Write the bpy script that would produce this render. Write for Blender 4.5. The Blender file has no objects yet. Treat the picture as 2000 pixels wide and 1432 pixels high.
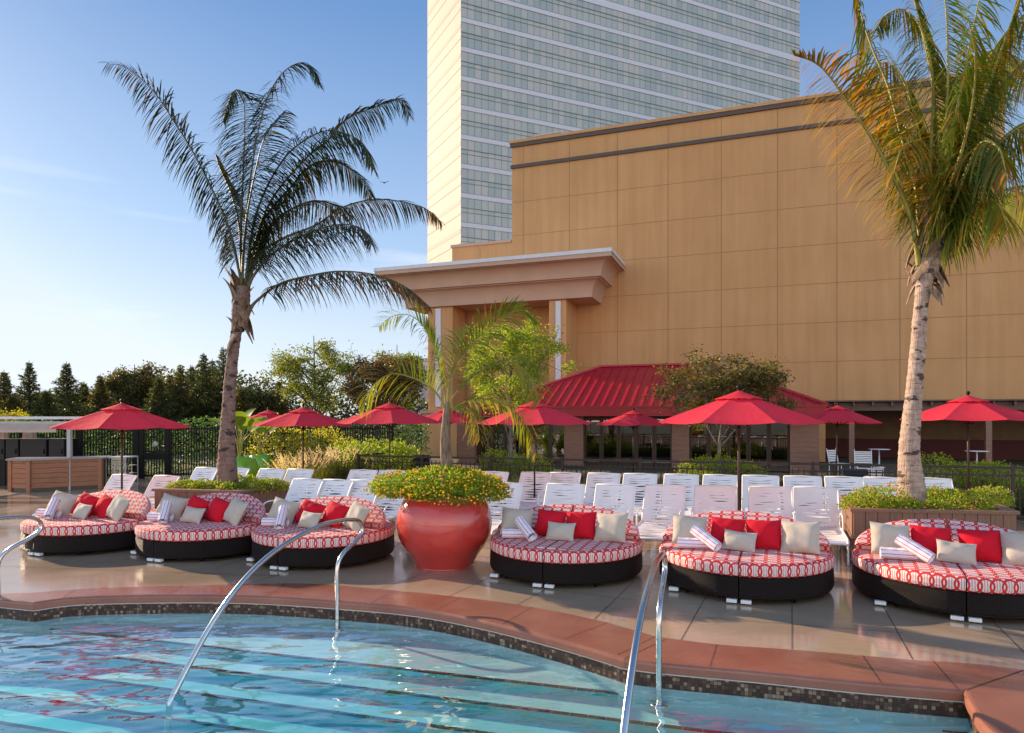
import bpy, bmesh, math, random
from mathutils import Vector, Matrix, noise as mnoise
R = math.radians
PI = math.pi
sc = bpy.context.scene
COL = sc.collection

# ---------------------------------------------------------------- camera, sky, sun, exposure
F, H = 1300.0, 2.05                 # focal length in photo pixels, eye height in metres
cam_d = bpy.data.cameras.new('camera')
cam = bpy.data.objects.new('camera', cam_d); COL.objects.link(cam)
cam.location = (0, 0, H); cam.rotation_euler = (R(90), 0, 0)
cam_d.sensor_width = 36; cam_d.lens = 36*F/2000.0
cam_d.shift_y = 99/2000.0
cam_d.clip_end = 3000; cam_d.clip_start = 0.05
sc.camera = cam

SUN_AZ = (-0.82, 0.57); SUN_EL = 20
SKYF, SKYB = 5.4, 15.0        # haze gradient level in front of the camera; raised behind it as added fill
world = bpy.data.worlds.new('World'); sc.world = world; world.use_nodes = True
wn = world.node_tree.nodes; wl = world.node_tree.links
wn.clear()
sky = wn.new('ShaderNodeTexSky'); sky.sky_type = 'NISHITA'; sky.sun_disc = False
sky.sun_elevation = R(SUN_EL); sky.sun_rotation = math.atan2(SUN_AZ[0], SUN_AZ[1])
sky.air_density = 1.0; sky.dust_density = 0.6; sky.ozone_density = 2.5; sky.altitude = 0
bg = wn.new('ShaderNodeBackground'); bg.inputs['Strength'].default_value = 0.1
wo = wn.new('ShaderNodeOutputWorld')
# hazy evening sky: Nishita blended with a pale haze gradient, with an added bright, warm fill in the unseen sky behind the camera
tc = wn.new('ShaderNodeTexCoord'); sxyz = wn.new('ShaderNodeSeparateXYZ'); wl.new(tc.outputs['Generated'], sxyz.inputs[0])
def wmath(op, a, b):
    n = wn.new('ShaderNodeMath'); n.operation = op
    for i, x in enumerate((a, b)):
        if isinstance(x, (int, float)): n.inputs[i].default_value = x
        else: wl.new(x, n.inputs[i])
    return n.outputs[0]
gr = wn.new('ShaderNodeValToRGB')
stops = [(0.0, (0.80, 0.86, 0.97)), (0.12, (0.72, 0.83, 1.0)), (0.26, (0.45, 0.65, 0.96)), (0.52, (0.155, 0.335, 0.70)), (1.0, (0.10, 0.24, 0.56))]
while len(gr.color_ramp.elements) < len(stops): gr.color_ramp.elements.new(0.5)
for e, (p_, c_) in zip(gr.color_ramp.elements, stops): e.position = p_; e.color = c_+(1,)
wl.new(sxyz.outputs[2], gr.inputs[0])
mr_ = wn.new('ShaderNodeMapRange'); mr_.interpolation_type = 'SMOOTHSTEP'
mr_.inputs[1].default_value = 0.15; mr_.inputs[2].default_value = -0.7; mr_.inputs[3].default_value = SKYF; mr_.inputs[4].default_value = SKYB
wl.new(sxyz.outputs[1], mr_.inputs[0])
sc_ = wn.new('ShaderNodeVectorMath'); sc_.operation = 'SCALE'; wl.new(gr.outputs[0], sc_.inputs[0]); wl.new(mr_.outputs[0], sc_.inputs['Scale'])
warm = wn.new('ShaderNodeMixRGB'); warm.blend_type = 'MULTIPLY'; warm.inputs[2].default_value = (1.36, 1.0, 0.74, 1)
wl.new(sc_.outputs[0], warm.inputs[1])
mr2 = wn.new('ShaderNodeMapRange'); mr2.interpolation_type = 'SMOOTHSTEP'
mr2.inputs[1].default_value = 0.1; mr2.inputs[2].default_value = -0.6; wl.new(sxyz.outputs[1], mr2.inputs[0]); wl.new(mr2.outputs[0], warm.inputs[0])
mn_ = wn.new('ShaderNodeVectorMath'); mn_.operation = 'MINIMUM'; wl.new(sky.outputs[0], mn_.inputs[0]); mn_.inputs[1].default_value = (9, 9.5, 10.5)
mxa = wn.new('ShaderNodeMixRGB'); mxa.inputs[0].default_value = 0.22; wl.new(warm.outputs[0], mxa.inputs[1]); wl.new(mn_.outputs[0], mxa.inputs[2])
# thin cirrus wisps
mp = wn.new('ShaderNodeMapping'); mp.inputs['Scale'].default_value = (1.0, 1.0, 11.0); mp.inputs['Rotation'].default_value = (0.03, 0.02, 0.4)
nz = wn.new('ShaderNodeTexNoise'); nz.inputs['Scale'].default_value = 2.0; nz.inputs['Detail'].default_value = 7; nz.inputs['Roughness'].default_value = 0.55
cr = wn.new('ShaderNodeValToRGB'); cr.color_ramp.elements[0].position = 0.58; cr.color_ramp.elements[1].position = 0.85
mx = wn.new('ShaderNodeMixRGB'); mx.blend_type = 'MIX'; mx.inputs[2].default_value = (6.6, 6.9, 7.2, 1)
wl.new(tc.outputs['Generated'], mp.inputs['Vector']); wl.new(mp.outputs[0], nz.inputs['Vector'])
lowz = wn.new('ShaderNodeMapRange'); lowz.inputs[1].default_value = 0.4; lowz.inputs[2].default_value = 0.1; wl.new(sxyz.outputs[2], lowz.inputs[0])
wl.new(nz.outputs['Fac'], cr.inputs[0]); wl.new(wmath('MULTIPLY', wmath('MULTIPLY', cr.outputs[0], 0.9), lowz.outputs[0]), mx.inputs[0])
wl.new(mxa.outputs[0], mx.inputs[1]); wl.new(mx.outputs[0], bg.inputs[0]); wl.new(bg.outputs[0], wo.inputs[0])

sun_d = bpy.data.lights.new('sun', 'SUN'); sun = bpy.data.objects.new('sun', sun_d); COL.objects.link(sun)
sun_d.energy = 4.8; sun_d.angle = R(0.5); sun_d.color = (1.0, 0.77, 0.52)
sv = Vector((SUN_AZ[0]*math.cos(R(SUN_EL)), SUN_AZ[1]*math.cos(R(SUN_EL)), math.sin(R(SUN_EL))))
sun.rotation_euler = sv.to_track_quat('Z', 'Y').to_euler()
sc.view_settings.view_transform = 'Standard'; sc.view_settings.look = 'None'
sc.view_settings.exposure = 0.80; sc.view_settings.gamma = 1

# ---------------------------------------------------------------- helpers
def P(px, py, Y):
    return Vector(((px-1000)*Y/F, Y, H-(py-815)*Y/F))
def G(px, py, z=0.0):
    Y = (H-z)*F/(py-815.0)
    return Vector(((px-1000)*Y/F, Y, z))
UX, UY = 0.9397, -0.3422            # direction along the building front; (0.3422, 0.9397) points away
YAW = math.atan2(UY, UX)

class MB:
    def __init__(s): s.v = []; s.f = []; s.uv = []; s.mi = []; s.sm = []
    def face(s, idx, uv=None, mi=0, sm=False):
        s.f.append(tuple(idx)); s.uv.append(uv); s.mi.append(mi); s.sm.append(sm)
    def quad(s, a, b, c, d, uv=None, mi=0, sm=False):
        n = len(s.v); s.v += [tuple(a), tuple(b), tuple(c), tuple(d)]; s.face((n, n+1, n+2, n+3), uv, mi, sm)
    def box(s, x0, x1, y0, y1, z0, z1, mi=0):
        n = len(s.v)
        s.v += [(x0,y0,z0),(x1,y0,z0),(x1,y1,z0),(x0,y1,z0),(x0,y0,z1),(x1,y0,z1),(x1,y1,z1),(x0,y1,z1)]
        for f in ((0,3,2,1),(4,5,6,7),(0,1,5,4),(1,2,6,5),(2,3,7,6),(3,0,4,7)):
            s.face([n+i for i in f], None, mi)
    def prism(s, poly, z0, z1, mi=0):
        n = len(s.v); k = len(poly)
        s.v += [(p[0], p[1], z0) for p in poly] + [(p[0], p[1], z1) for p in poly]
        s.face([n+i for i in range(k)][::-1], None, mi); s.face([n+k+i for i in range(k)], None, mi)
        for i in range(k):
            j = (i+1) % k; s.face((n+i, n+j, n+k+j, n+k+i), None, mi)
    def slab(s, a, b, t, z0, z1, mi=0):     # upright board from plan point a to b, thickness t either side
        a = Vector(a[:2]); b = Vector(b[:2]); d = (b-a).normalized(); q = Vector((-d.y, d.x))*t*0.5
        s.prism([a-q, b-q, b+q, a+q], z0, z1, mi)
    def beam(s, a, b, w, h=None):
        a = Vector(a); b = Vector(b); h = h or w; d = (b-a).normalized()
        up = Vector((0,0,1)) if abs(d.z) < 0.95 else Vector((1,0,0))
        x = d.cross(up).normalized()*w*0.5; y = x.cross(d).normalized()*h*0.5
        n = len(s.v)
        for p in (a, b):
            for q in ((-1,-1),(1,-1),(1,1),(-1,1)): s.v.append(tuple(p+x*q[0]+y*q[1]))
        for f in ((0,1,2,3),(7,6,5,4),(0,4,5,1),(1,5,6,2),(2,6,7,3),(3,7,4,0)): s.face([n+i for i in f])
    def tube(s, pts, rad, k=8, cap=True, mi=0, uvs=False):
        pts = [Vector(p) for p in pts]; m = len(pts)
        if not isinstance(rad, (list, tuple)): rad = [rad]*m
        t = (pts[1]-pts[0]).normalized()
        ref = Vector((0,0,1)) if abs(t.z) < 0.9 else Vector((1,0,0))
        nx = t.cross(ref).normalized(); n0 = len(s.v); L = 0
        Ls = []
        for i, p in enumerate(pts):
            t = (pts[min(i+1, m-1)]-pts[max(i-1, 0)]).normalized()
            nx = (nx - t*nx.dot(t)).normalized(); ny = t.cross(nx)
            if i: L += (p-pts[i-1]).length
            Ls.append(L)
            for j in range(k):
                a = 2*PI*j/k; s.v.append(tuple(p+(nx*math.cos(a)+ny*math.sin(a))*rad[i]))
        for i in range(m-1):
            for j in range(k):
                q = (j+1) % k
                uv = None
                if uvs: uv = [(j/k, Ls[i]), ((j+1)/k, Ls[i]), ((j+1)/k, Ls[i+1]), (j/k, Ls[i+1])]
                s.face((n0+i*k+j, n0+i*k+q, n0+(i+1)*k+q, n0+(i+1)*k+j), uv, mi, True)
        if cap:
            s.face([n0+j for j in range(k)][::-1], None, mi); s.face([n0+(m-1)*k+j for j in range(k)], None, mi)
    def lathe(s, prof, k=32, c=(0,0,0), mi=0, sm=True, a0=0.0, a1=2*PI):
        n0 = len(s.v); full = abs(a1-a0-2*PI) < 1e-6; kk = k if full else k+1
        for r, z in prof:
            for j in range(kk):
                a = a0+(a1-a0)*j/k; s.v.append((c[0]+r*math.cos(a), c[1]+r*math.sin(a), c[2]+z))
        for i in range(len(prof)-1):
            for j in range(k):
                q = (j+1) % kk
                s.face((n0+i*kk+j, n0+i*kk+q, n0+(i+1)*kk+q, n0+(i+1)*kk+j), None, mi, sm)
    def build(s, name, mats, parent=None, loc=None, rotz=0.0, bevel=0.0, sub=0):
        me = bpy.data.meshes.new(name); me.from_pydata(s.v, [], s.f)
        if any(u is not None for u in s.uv):
            ul = me.uv_layers.new(name='UVMap'); li = 0
            for pi, f in enumerate(s.f):
                u = s.uv[pi]
                for c in range(len(f)):
                    if u is not None: ul.data[li].uv = u[c]
                    li += 1
        if not isinstance(mats, (list, tuple)): mats = [mats]
        for m in mats: me.materials.append(m)
        me.polygons.foreach_set('material_index', s.mi); me.polygons.foreach_set('use_smooth', s.sm)
        me.update()
        o = bpy.data.objects.new(name, me); COL.objects.link(o)
        if parent: o.parent = parent
        if loc is not None: o.location = loc
        o.rotation_euler.z = rotz
        if bevel:
            b = o.modifiers.new('bevel', 'BEVEL'); b.width = bevel; b.segments = 2; b.limit_method = 'ANGLE'; b.angle_limit = R(40)
        return o

def tag(o, label, cat, group=None):
    o['label'] = label; o['category'] = cat
    if group: o['group'] = group
    return o
def thing(name, label, cat, loc=(0,0,0), rotz=0.0, group=None):
    o = bpy.data.objects.new(name, None); COL.objects.link(o); o.location = loc; o.rotation_euler.z = rotz
    o.empty_display_size = 0.2
    return tag(o, label, cat, group)
def struct(o, kind='structure'):
    o['kind'] = kind; return o
def dup(root, loc=None, rotz=None, label=None, scale=None):
    r = root.copy(); COL.objects.link(r)
    if loc is not None: r.location = loc
    if rotz is not None: r.rotation_euler.z = rotz
    if scale is not None: r.scale = scale
    if label: r['label'] = label
    for ch in list(root.children):
        c = ch.copy(); COL.objects.link(c); c.parent = r
        for g in list(ch.children):
            d = g.copy(); COL.objects.link(d); d.parent = c
    return r
def catmull(pts, n=6):
    pts = [Vector(p) for p in pts]; out = []
    for i in range(len(pts)-1):
        p0 = pts[i-1] if i else pts[0]*2-pts[1]; p1 = pts[i]; p2 = pts[i+1]
        p3 = pts[i+2] if i+2 < len(pts) else pts[i+1]*2-pts[i]
        for k in range(n):
            t = k/n
            out.append(0.5*((2*p1)+(p2-p0)*t+(2*p0-5*p1+4*p2-p3)*t*t+(3*p1-p0-3*p2+p3)*t*t*t))
    out.append(pts[-1]); return out

# ---------------------------------------------------------------- materials
def newmat(name):
    m = bpy.data.materials.new(name); m.use_nodes = True; nt = m.node_tree
    b = nt.nodes['Principled BSDF']; return m, nt, b
def N(nt, t, **kw):
    n = nt.nodes.new(t)
    for k, v in kw.items():
        if k in ('op',): n.operation = v
        elif k == 'blend': n.blend_type = v
        else: n.inputs[k].default_value = v
    return n
def math_(nt, op, a, b=None, c=None):
    n = nt.nodes.new('ShaderNodeMath'); n.operation = op
    for i, x in enumerate((a, b, c)):
        if x is None: continue
        if isinstance(x, (int, float)): n.inputs[i].default_value = x
        else: nt.links.new(x, n.inputs[i])
    return n.outputs[0]
def mixc(nt, fac, a, b, blend='MIX'):
    n = nt.nodes.new('ShaderNodeMixRGB'); n.blend_type = blend
    for i, x in enumerate((fac, a, b)):
        if isinstance(x, (int, float)): n.inputs[i].default_value = x
        elif isinstance(x, tuple): n.inputs[i].default_value = x if len(x) == 4 else x+(1,)
        else: nt.links.new(x, n.inputs[i])
    return n.outputs[0]
def noise_(nt, scale, detail=4, vec=None, rough=0.55, stretch=None):
    n = nt.nodes.new('ShaderNodeTexNoise'); n.inputs['Scale'].default_value = scale; n.inputs['Detail'].default_value = detail
    n.inputs['Roughness'].default_value = rough
    if vec is None:
        g = nt.nodes.new('ShaderNodeTexCoord'); vec = g.outputs['Object']
    if stretch:
        mpn = nt.nodes.new('ShaderNodeMapping'); mpn.inputs['Scale'].default_value = stretch; nt.links.new(vec, mpn.inputs[0]); vec = mpn.outputs[0]
    nt.links.new(vec, n.inputs['Vector']); return n.outputs['Fac']
def ramp_(nt, fac, stops):
    n = nt.nodes.new('ShaderNodeValToRGB'); cr = n.color_ramp
    while len(cr.elements) < len(stops): cr.elements.new(0.5)
    for e, (p, c) in zip(cr.elements, stops):
        e.position = p; e.color = (c if isinstance(c, tuple) else (c, c, c))+(1,) if not (isinstance(c, tuple) and len(c) == 4) else c
    nt.links.new(fac, n.inputs[0]); return n.outputs[0]
def bump_(nt, b, h, strength=0.2, dist=0.02):
    n = nt.nodes.new('ShaderNodeBump'); n.inputs['Strength'].default_value = strength; n.inputs['Distance'].default_value = dist
    nt.links.new(h, n.inputs['Height']); nt.links.new(n.outputs[0], b.inputs['Normal'])
def simple(name, col, rough=0.6, metal=0.0, var=0.15, nscale=3.0, bump=0.0, bscale=60.0, spec=0.5, coat=0.0, stretch=None):
    m, nt, b = newmat(name)
    f = noise_(nt, nscale, 5, stretch=stretch)
    d = tuple(max(0, c*(1-var)) for c in col); l = tuple(min(1, c*(1+var)) for c in col)
    nt.links.new(ramp_(nt, f, [(0.3, d), (0.7, l)]), b.inputs['Base Color'])
    b.inputs['Roughness'].default_value = rough; b.inputs['Metallic'].default_value = metal
    b.inputs['Specular IOR Level'].default_value = spec; b.inputs['Coat Weight'].default_value = coat; b.inputs['Coat Roughness'].default_value = 0.05
    if bump: bump_(nt, b, noise_(nt, bscale, 3), bump, 0.01)
    return m
def leafmat(name, cols, trans=0.35, rough=0.5):
    m, nt, b = newmat(name)
    g = nt.nodes.new('ShaderNodeNewGeometry')
    stops = [(i/(len(cols)-1), c) for i, c in enumerate(cols)]
    big = noise_(nt, 1.3, 3)
    v = math_(nt, 'ADD', math_(nt, 'MULTIPLY', g.outputs['Random Per Island'], 0.6), math_(nt, 'MULTIPLY', big, 0.45))
    c = ramp_(nt, v, stops)
    nt.links.new(c, b.inputs['Base Color']); b.inputs['Roughness'].default_value = rough; b.inputs['Specular IOR Level'].default_value = 0.35
    tr = nt.nodes.new('ShaderNodeBsdfTranslucent'); nt.links.new(mixc(nt, 0.5, c, (0.35, 0.4, 0.02, 1), 'MULTIPLY'), tr.inputs[0])
    c2 = mixc(nt, 1.0, c, (1.9, 1.9, 1.0, 1), 'MULTIPLY'); nt.links.new(c2, tr.inputs[0])
    mxs = nt.nodes.new('ShaderNodeMixShader'); mxs.inputs[0].default_value = trans
    nt.links.new(b.outputs[0], mxs.inputs[1]); nt.links.new(tr.outputs[0], mxs.inputs[2])
    nt.links.new(mxs.outputs[0], nt.nodes['Material Output'].inputs[0]); return m
def fabric(name, col, trans=0.25, rough=0.85):
    m, nt, b = newmat(name)
    f = noise_(nt, 4, 4); c = ramp_(nt, f, [(0.25, tuple(x*0.9 for x in col)), (0.75, tuple(min(1, x*1.08) for x in col))])
    nt.links.new(c, b.inputs['Base Color']); b.inputs['Roughness'].default_value = rough
    b.inputs['Specular IOR Level'].default_value = 0.2
    bump_(nt, b, noise_(nt, 5, 5), 0.4, 0.03)
    if trans:
        tr = nt.nodes.new('ShaderNodeBsdfTranslucent'); nt.links.new(c, tr.inputs[0])
        mxs = nt.nodes.new('ShaderNodeMixShader'); mxs.inputs[0].default_value = trans
        nt.links.new(b.outputs[0], mxs.inputs[1]); nt.links.new(tr.outputs[0], mxs.inputs[2])
        nt.links.new(mxs.outputs[0], nt.nodes['Material Output'].inputs[0])
    return m

M = {}
M['black'] = simple('black_metal', (0.008, 0.007, 0.006), 0.5, 0.0, 0.2, spec=0.2)
M['fence'] = simple('fence_metal', (0.022, 0.017, 0.014), 0.5, 0.0, 0.2)
M['bronze'] = simple('dark_pole', (0.045, 0.028, 0.02), 0.4, 0.3, 0.2)
M['white'] = simple('white_frame', (0.84, 0.82, 0.80), 0.4, 0.0, 0.04)
M['strap'] = simple('white_strap', (0.90, 0.87, 0.84), 0.5, 0.0, 0.05)
M['umbrella'] = fabric('red_canopy', (0.80, 0.045, 0.078), 0.32)
M['red_paint'] = simple('red_metal_roof', (0.42, 0.012, 0.025), 0.38, 0.0, 0.10, 1.5)
M['red_dark'] = simple('red_fascia', (0.33, 0.008, 0.014), 0.45, 0.0, 0.1)
M['beige'] = fabric('beige_pillow', (0.50, 0.43, 0.35), 0.0)
M['redpil'] = fabric('red_pillow', (0.60, 0.008, 0.022), 0.0)
M['stone'] = simple('stone', (0.35, 0.30, 0.26), 0.8, 0, 0.2)
M['bark'] = simple('bark', (0.10, 0.075, 0.055), 0.9, 0, 0.4, 8, 0.5, 25)
M['bark_light'] = simple('bark_light', (0.20, 0.17, 0.14), 0.9, 0, 0.4, 8, 0.5, 25)
M['soil'] = simple('soil', (0.05, 0.035, 0.025), 0.95, 0, 0.3, 10, 0.5, 40)
M['greypaint'] = simple('grey_paint', (0.42, 0.41, 0.40), 0.5, 0, 0.06)
M['valance'] = fabric('valance', (0.42, 0.36, 0.32), 0.1)
M['curtain'] = fabric('curtain', (0.48, 0.33, 0.22), 0.2)
M['counter'] = simple('counter_top', (0.25, 0.24, 0.24), 0.3, 0, 0.1)
M['whitecap'] = simple('white_cap', (0.62, 0.62, 0.64), 0.45, 0, 0.05)
M['darkcap'] = simple('dark_trim', (0.080, 0.052, 0.034), 0.5, 0, 0.1)
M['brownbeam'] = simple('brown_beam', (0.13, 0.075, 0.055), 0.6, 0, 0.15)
M['whitebox'] = simple('white_block', (0.75, 0.75, 0.74), 0.5, 0, 0.03)
M['plastic'] = simple('bin_plastic', (0.012, 0.012, 0.013), 0.45, 0, 0.1, spec=0.3)
M['leaf_conifer'] = leafmat('leaf_conifer', [(0.020, 0.032, 0.012), (0.050, 0.068, 0.022), (0.12, 0.115, 0.035)], 0.38)
M['leaf_conifer_b'] = leafmat('leaf_conifer_warm', [(0.030, 0.036, 0.012), (0.075, 0.078, 0.022), (0.19, 0.13, 0.035)], 0.40)
M['leaf_locust'] = leafmat('leaf_locust', [(0.06, 0.085, 0.018), (0.14, 0.18, 0.03), (0.34, 0.30, 0.045)], 0.45)
M['leaf_bright'] = leafmat('leaf_bright', [(0.07, 0.13, 0.012), (0.22, 0.30, 0.025), (0.50, 0.46, 0.04)], 0.45)
M['leaf_redbud'] = leafmat('leaf_redbud', [(0.035, 0.055, 0.015), (0.065, 0.075, 0.02), (0.17, 0.13, 0.03), (0.22, 0.10, 0.03)], 0.35)
M['leaf_rust'] = leafmat('leaf_rust', [(0.06, 0.05, 0.018), (0.12, 0.07, 0.025), (0.20, 0.11, 0.03)], 0.35)
M['leaf_yellow'] = leafmat('leaf_yellow', [(0.10, 0.13, 0.012), (0.30, 0.29, 0.02), (0.60, 0.40, 0.03)], 0.45)
M['leaf_lantana'] = leafmat('leaf_lantana', [(0.05, 0.11, 0.010), (0.16, 0.25, 0.02), (0.42, 0.40, 0.03)], 0.42)
M['leaf_hedge'] = leafmat('leaf_hedge', [(0.03, 0.07, 0.02), (0.07, 0.14, 0.04), (0.16, 0.24, 0.07)], 0.35)
M['leaf_banana'] = leafmat('leaf_banana', [(0.06, 0.13, 0.02), (0.12, 0.20, 0.025), (0.30, 0.32, 0.04)], 0.35)
M['grass'] = leafmat('grass_blades', [(0.09, 0.12, 0.02), (0.22, 0.24, 0.04), (0.42, 0.36, 0.08)], 0.4)
M['grass_dark'] = leafmat('grass_dark', [(0.025, 0.035, 0.012), (0.06, 0.07, 0.02), (0.12, 0.10, 0.035)], 0.3)
M['plume'] = leafmat('grass_plume', [(0.45, 0.33, 0.24), (0.62, 0.48, 0.38), (0.75, 0.62, 0.5)], 0.4)
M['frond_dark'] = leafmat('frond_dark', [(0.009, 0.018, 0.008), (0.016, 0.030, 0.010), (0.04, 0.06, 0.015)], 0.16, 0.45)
M['frond_brown'] = leafmat('frond_brown', [(0.035, 0.045, 0.013), (0.085, 0.055, 0.02), (0.24, 0.085, 0.02)], 0.3)
M['frond_sun'] = leafmat('frond_sun', [(0.030, 0.060, 0.010), (0.07, 0.105, 0.014), (0.26, 0.22, 0.022)], 0.38, 0.35)
M['frond_orange'] = leafmat('frond_orange', [(0.08, 0.08, 0.012), (0.27, 0.15, 0.015), (0.50, 0.17, 0.015)], 0.4)
M['frond_lime'] = leafmat('frond_lime', [(0.07, 0.13, 0.012), (0.15, 0.21, 0.02), (0.36, 0.28, 0.03)], 0.42, 0.35)
M['frond_gold'] = leafmat('frond_gold', [(0.13, 0.13, 0.015), (0.32, 0.22, 0.025), (0.45, 0.22, 0.06)], 0.42)
M['rachis'] = simple('rachis', (0.30, 0.27, 0.05), 0.5, 0, 0.25, 6)
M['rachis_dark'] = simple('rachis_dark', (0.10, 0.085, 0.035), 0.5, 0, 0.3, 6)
M['fibre'] = simple('leaf_sheath', (0.22, 0.145, 0.095), 0.9, 0, 0.6, 9, 0.7, 40, stretch=(3, 3, 0.6))
M['flower_y'] = leafmat('flower_yellow', [(0.85, 0.48, 0.02), (0.95, 0.60, 0.03), (0.9, 0.30, 0.03)], 0.2)
M['flower_p'] = leafmat('flower_pink', [(0.70, 0.16, 0.12), (0.80, 0.28, 0.15), (0.85, 0.35, 0.30)], 0.2)

def m_stucco():
    m, nt, b = newmat('tan_stucco')
    f = noise_(nt, 0.35, 5); f2 = noise_(nt, 2.0, 6, stretch=(1, 1, 0.15))
    c = ramp_(nt, math_(nt, 'ADD', math_(nt, 'MULTIPLY', f, 0.5), math_(nt, 'MULTIPLY', f2, 0.5)), [(0.30, (0.49, 0.258, 0.102)), (0.50, (0.555, 0.298, 0.120)), (0.72, (0.61, 0.345, 0.150))])
    st = ramp_(nt, noise_(nt, 3.5, 5, stretch=(1, 1, 0.035)), [(0.42, 0.0), (0.72, 1.0)])
    c = mixc(nt, math_(nt, 'MULTIPLY', st, 0.30), c, mixc(nt, 1.0, c, (0.70, 0.66, 0.62, 1), 'MULTIPLY'))
    nt.links.new(c, b.inputs['Base Color']); b.inputs['Roughness'].default_value = 0.85
    bump_(nt, b, noise_(nt, 30, 4), 0.15, 0.01); return m
M['stucco'] = m_stucco()
M['pinkstucco'] = simple('pale_stucco', (0.50, 0.325, 0.225), 0.8, 0, 0.06, 1.0, 0.1, 30)
M['joint'] = simple('joint', (0.33, 0.175, 0.08), 0.9, 0, 0.1)
def m_boards(name, col, horiz=True, pitch=0.2, gap=0.04):
    # grain and board to board shade change; the board gaps are real
    m, nt, b = newmat(name)
    f = noise_(nt, 5, 5, stretch=((0.6, 0.6, 8) if horiz else (8, 8, 0.6)))
    c = ramp_(nt, f, [(0.3, tuple(x*0.78 for x in col)), (0.7, tuple(x*1.18 for x in col))])
    nt.links.new(c, b.inputs['Base Color']); b.inputs['Roughness'].default_value = 0.6
    bump_(nt, b, f, 0.3, 0.004); return m
M['wood'] = m_boards('planter_wood', (0.235, 0.120, 0.072), False)
M['wood_h'] = m_boards('counter_wood', (0.34, 0.135, 0.065), True)
M['siding'] = m_boards('brown_siding', (0.26, 0.135, 0.088), True)

def m_deck():
    m, nt, b = newmat('wet_concrete')
    f = noise_(nt, 0.9, 6); fb = noise_(nt, 6, 5, stretch=(1, 6, 1)); wet = noise_(nt, 0.42, 4)
    fine = noise_(nt, 90, 2)
    base = ramp_(nt, math_(nt, 'ADD', math_(nt, 'MULTIPLY', f, 0.6), math_(nt, 'MULTIPLY', fb, 0.4)), [(0.28, (0.34, 0.245, 0.165)), (0.5, (0.45, 0.33, 0.225)), (0.75, (0.54, 0.41, 0.285))])
    wv = ramp_(nt, wet, [(0.36, 0.0), (0.55, 1.0)])
    c = mixc(nt, math_(nt, 'MULTIPLY', fine, 0.35), base, mixc(nt, 1.0, base, (0.7, 0.7, 0.7, 1), 'MULTIPLY'))
    c = mixc(nt, wv, c, mixc(nt, 1.0, c, (0.84, 0.82, 0.80, 1), 'MULTIPLY'))
    spot = ramp_(nt, noise_(nt, 3.3, 6, rough=0.7), [(0.62, 0.0), (0.70, 1.0)])
    c = mixc(nt, math_(nt, 'MULTIPLY', spot, 0.4), c, mixc(nt, 1.0, c, (0.62, 0.58, 0.55, 1), 'MULTIPLY'))
    nt.links.new(c, b.inputs['Base Color'])
    rr = math_(nt, 'ADD', math_(nt, 'MULTIPLY', wv, -0.20), 0.25)
    rr = math_(nt, 'ADD', rr, math_(nt, 'MULTIPLY', fb, 0.08))
    nt.links.new(rr, b.inputs['Roughness']); b.inputs['Specular IOR Level'].default_value = 1.0
    bump_(nt, b, math_(nt, 'ADD', math_(nt, 'MULTIPLY', fb, 0.5), math_(nt, 'MULTIPLY', noise_(nt, 2.2, 3), 0.8)), 0.09, 0.010); return m
M['deck'] = m_deck()
def m_coping():
    m, nt, b = newmat('terracotta_coping')
    f = noise_(nt, 2.0, 6); wet = noise_(nt, 0.8, 4)
    c = ramp_(nt, f, [(0.3, (0.22, 0.078, 0.048)), (0.7, (0.31, 0.120, 0.075))])
    nt.links.new(c, b.inputs['Base Color'])
    rr = ramp_(nt, wet, [(0.4, 0.42), (0.62, 0.13)]); nt.links.new(rr, b.inputs['Roughness'])
    bump_(nt, b, noise_(nt, 7, 5), 0.25, 0.012); return m
M['coping'] = m_coping()
def m_tile():
    m, nt, b = newmat('mosaic_tile')
    t = nt.nodes.new('ShaderNodeUVMap'); sx = nt.nodes.new('ShaderNodeSeparateXYZ'); nt.links.new(t.outputs[0], sx.inputs[0])
    k = 1/0.030
    u = math_(nt, 'MULTIPLY', sx.outputs[0], k); v = math_(nt, 'MULTIPLY', sx.outputs[1], k)
    fu = math_(nt, 'FLOOR', u); fv = math_(nt, 'FLOOR', v)
    cb = nt.nodes.new('ShaderNodeCombineXYZ'); nt.links.new(fu, cb.inputs[0]); nt.links.new(fv, cb.inputs[1])
    w = nt.nodes.new('ShaderNodeTexWhiteNoise'); w.noise_dimensions = '2D'; nt.links.new(cb.outputs[0], w.inputs['Vector'])
    c = ramp_(nt, w.outputs['Value'], [(0.0, (0.045, 0.025, 0.018)), (0.55, (0.08, 0.043, 0.029)), (0.80, (0.13, 0.078, 0.050)), (0.92, (0.24, 0.165, 0.11)), (1.0, (0.34, 0.25, 0.17))])
    gu = math_(nt, 'LESS_THAN', math_(nt, 'FRACT', u), 0.10); gv = math_(nt, 'LESS_THAN', math_(nt, 'FRACT', v), 0.10)
    g = math_(nt, 'MAXIMUM', gu, gv)
    nt.links.new(mixc(nt, g, c, (0.030, 0.020, 0.016, 1)), b.inputs['Base Color']); b.inputs['Roughness'].default_value = 0.45; b.inputs['Specular IOR Level'].default_value = 0.25
    return m
M['tile'] = m_tile()
M['nosing'] = simple('dark_nosing_tile', (0.010, 0.013, 0.016), 0.3, 0, 0.3, 20)
M['grout'] = simple('pale_grout', (0.55, 0.50, 0.45), 0.7, 0, 0.1)
M['jointline'] = simple('deck_joint', (0.035, 0.026, 0.02), 0.9, 0, 0.1)
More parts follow.
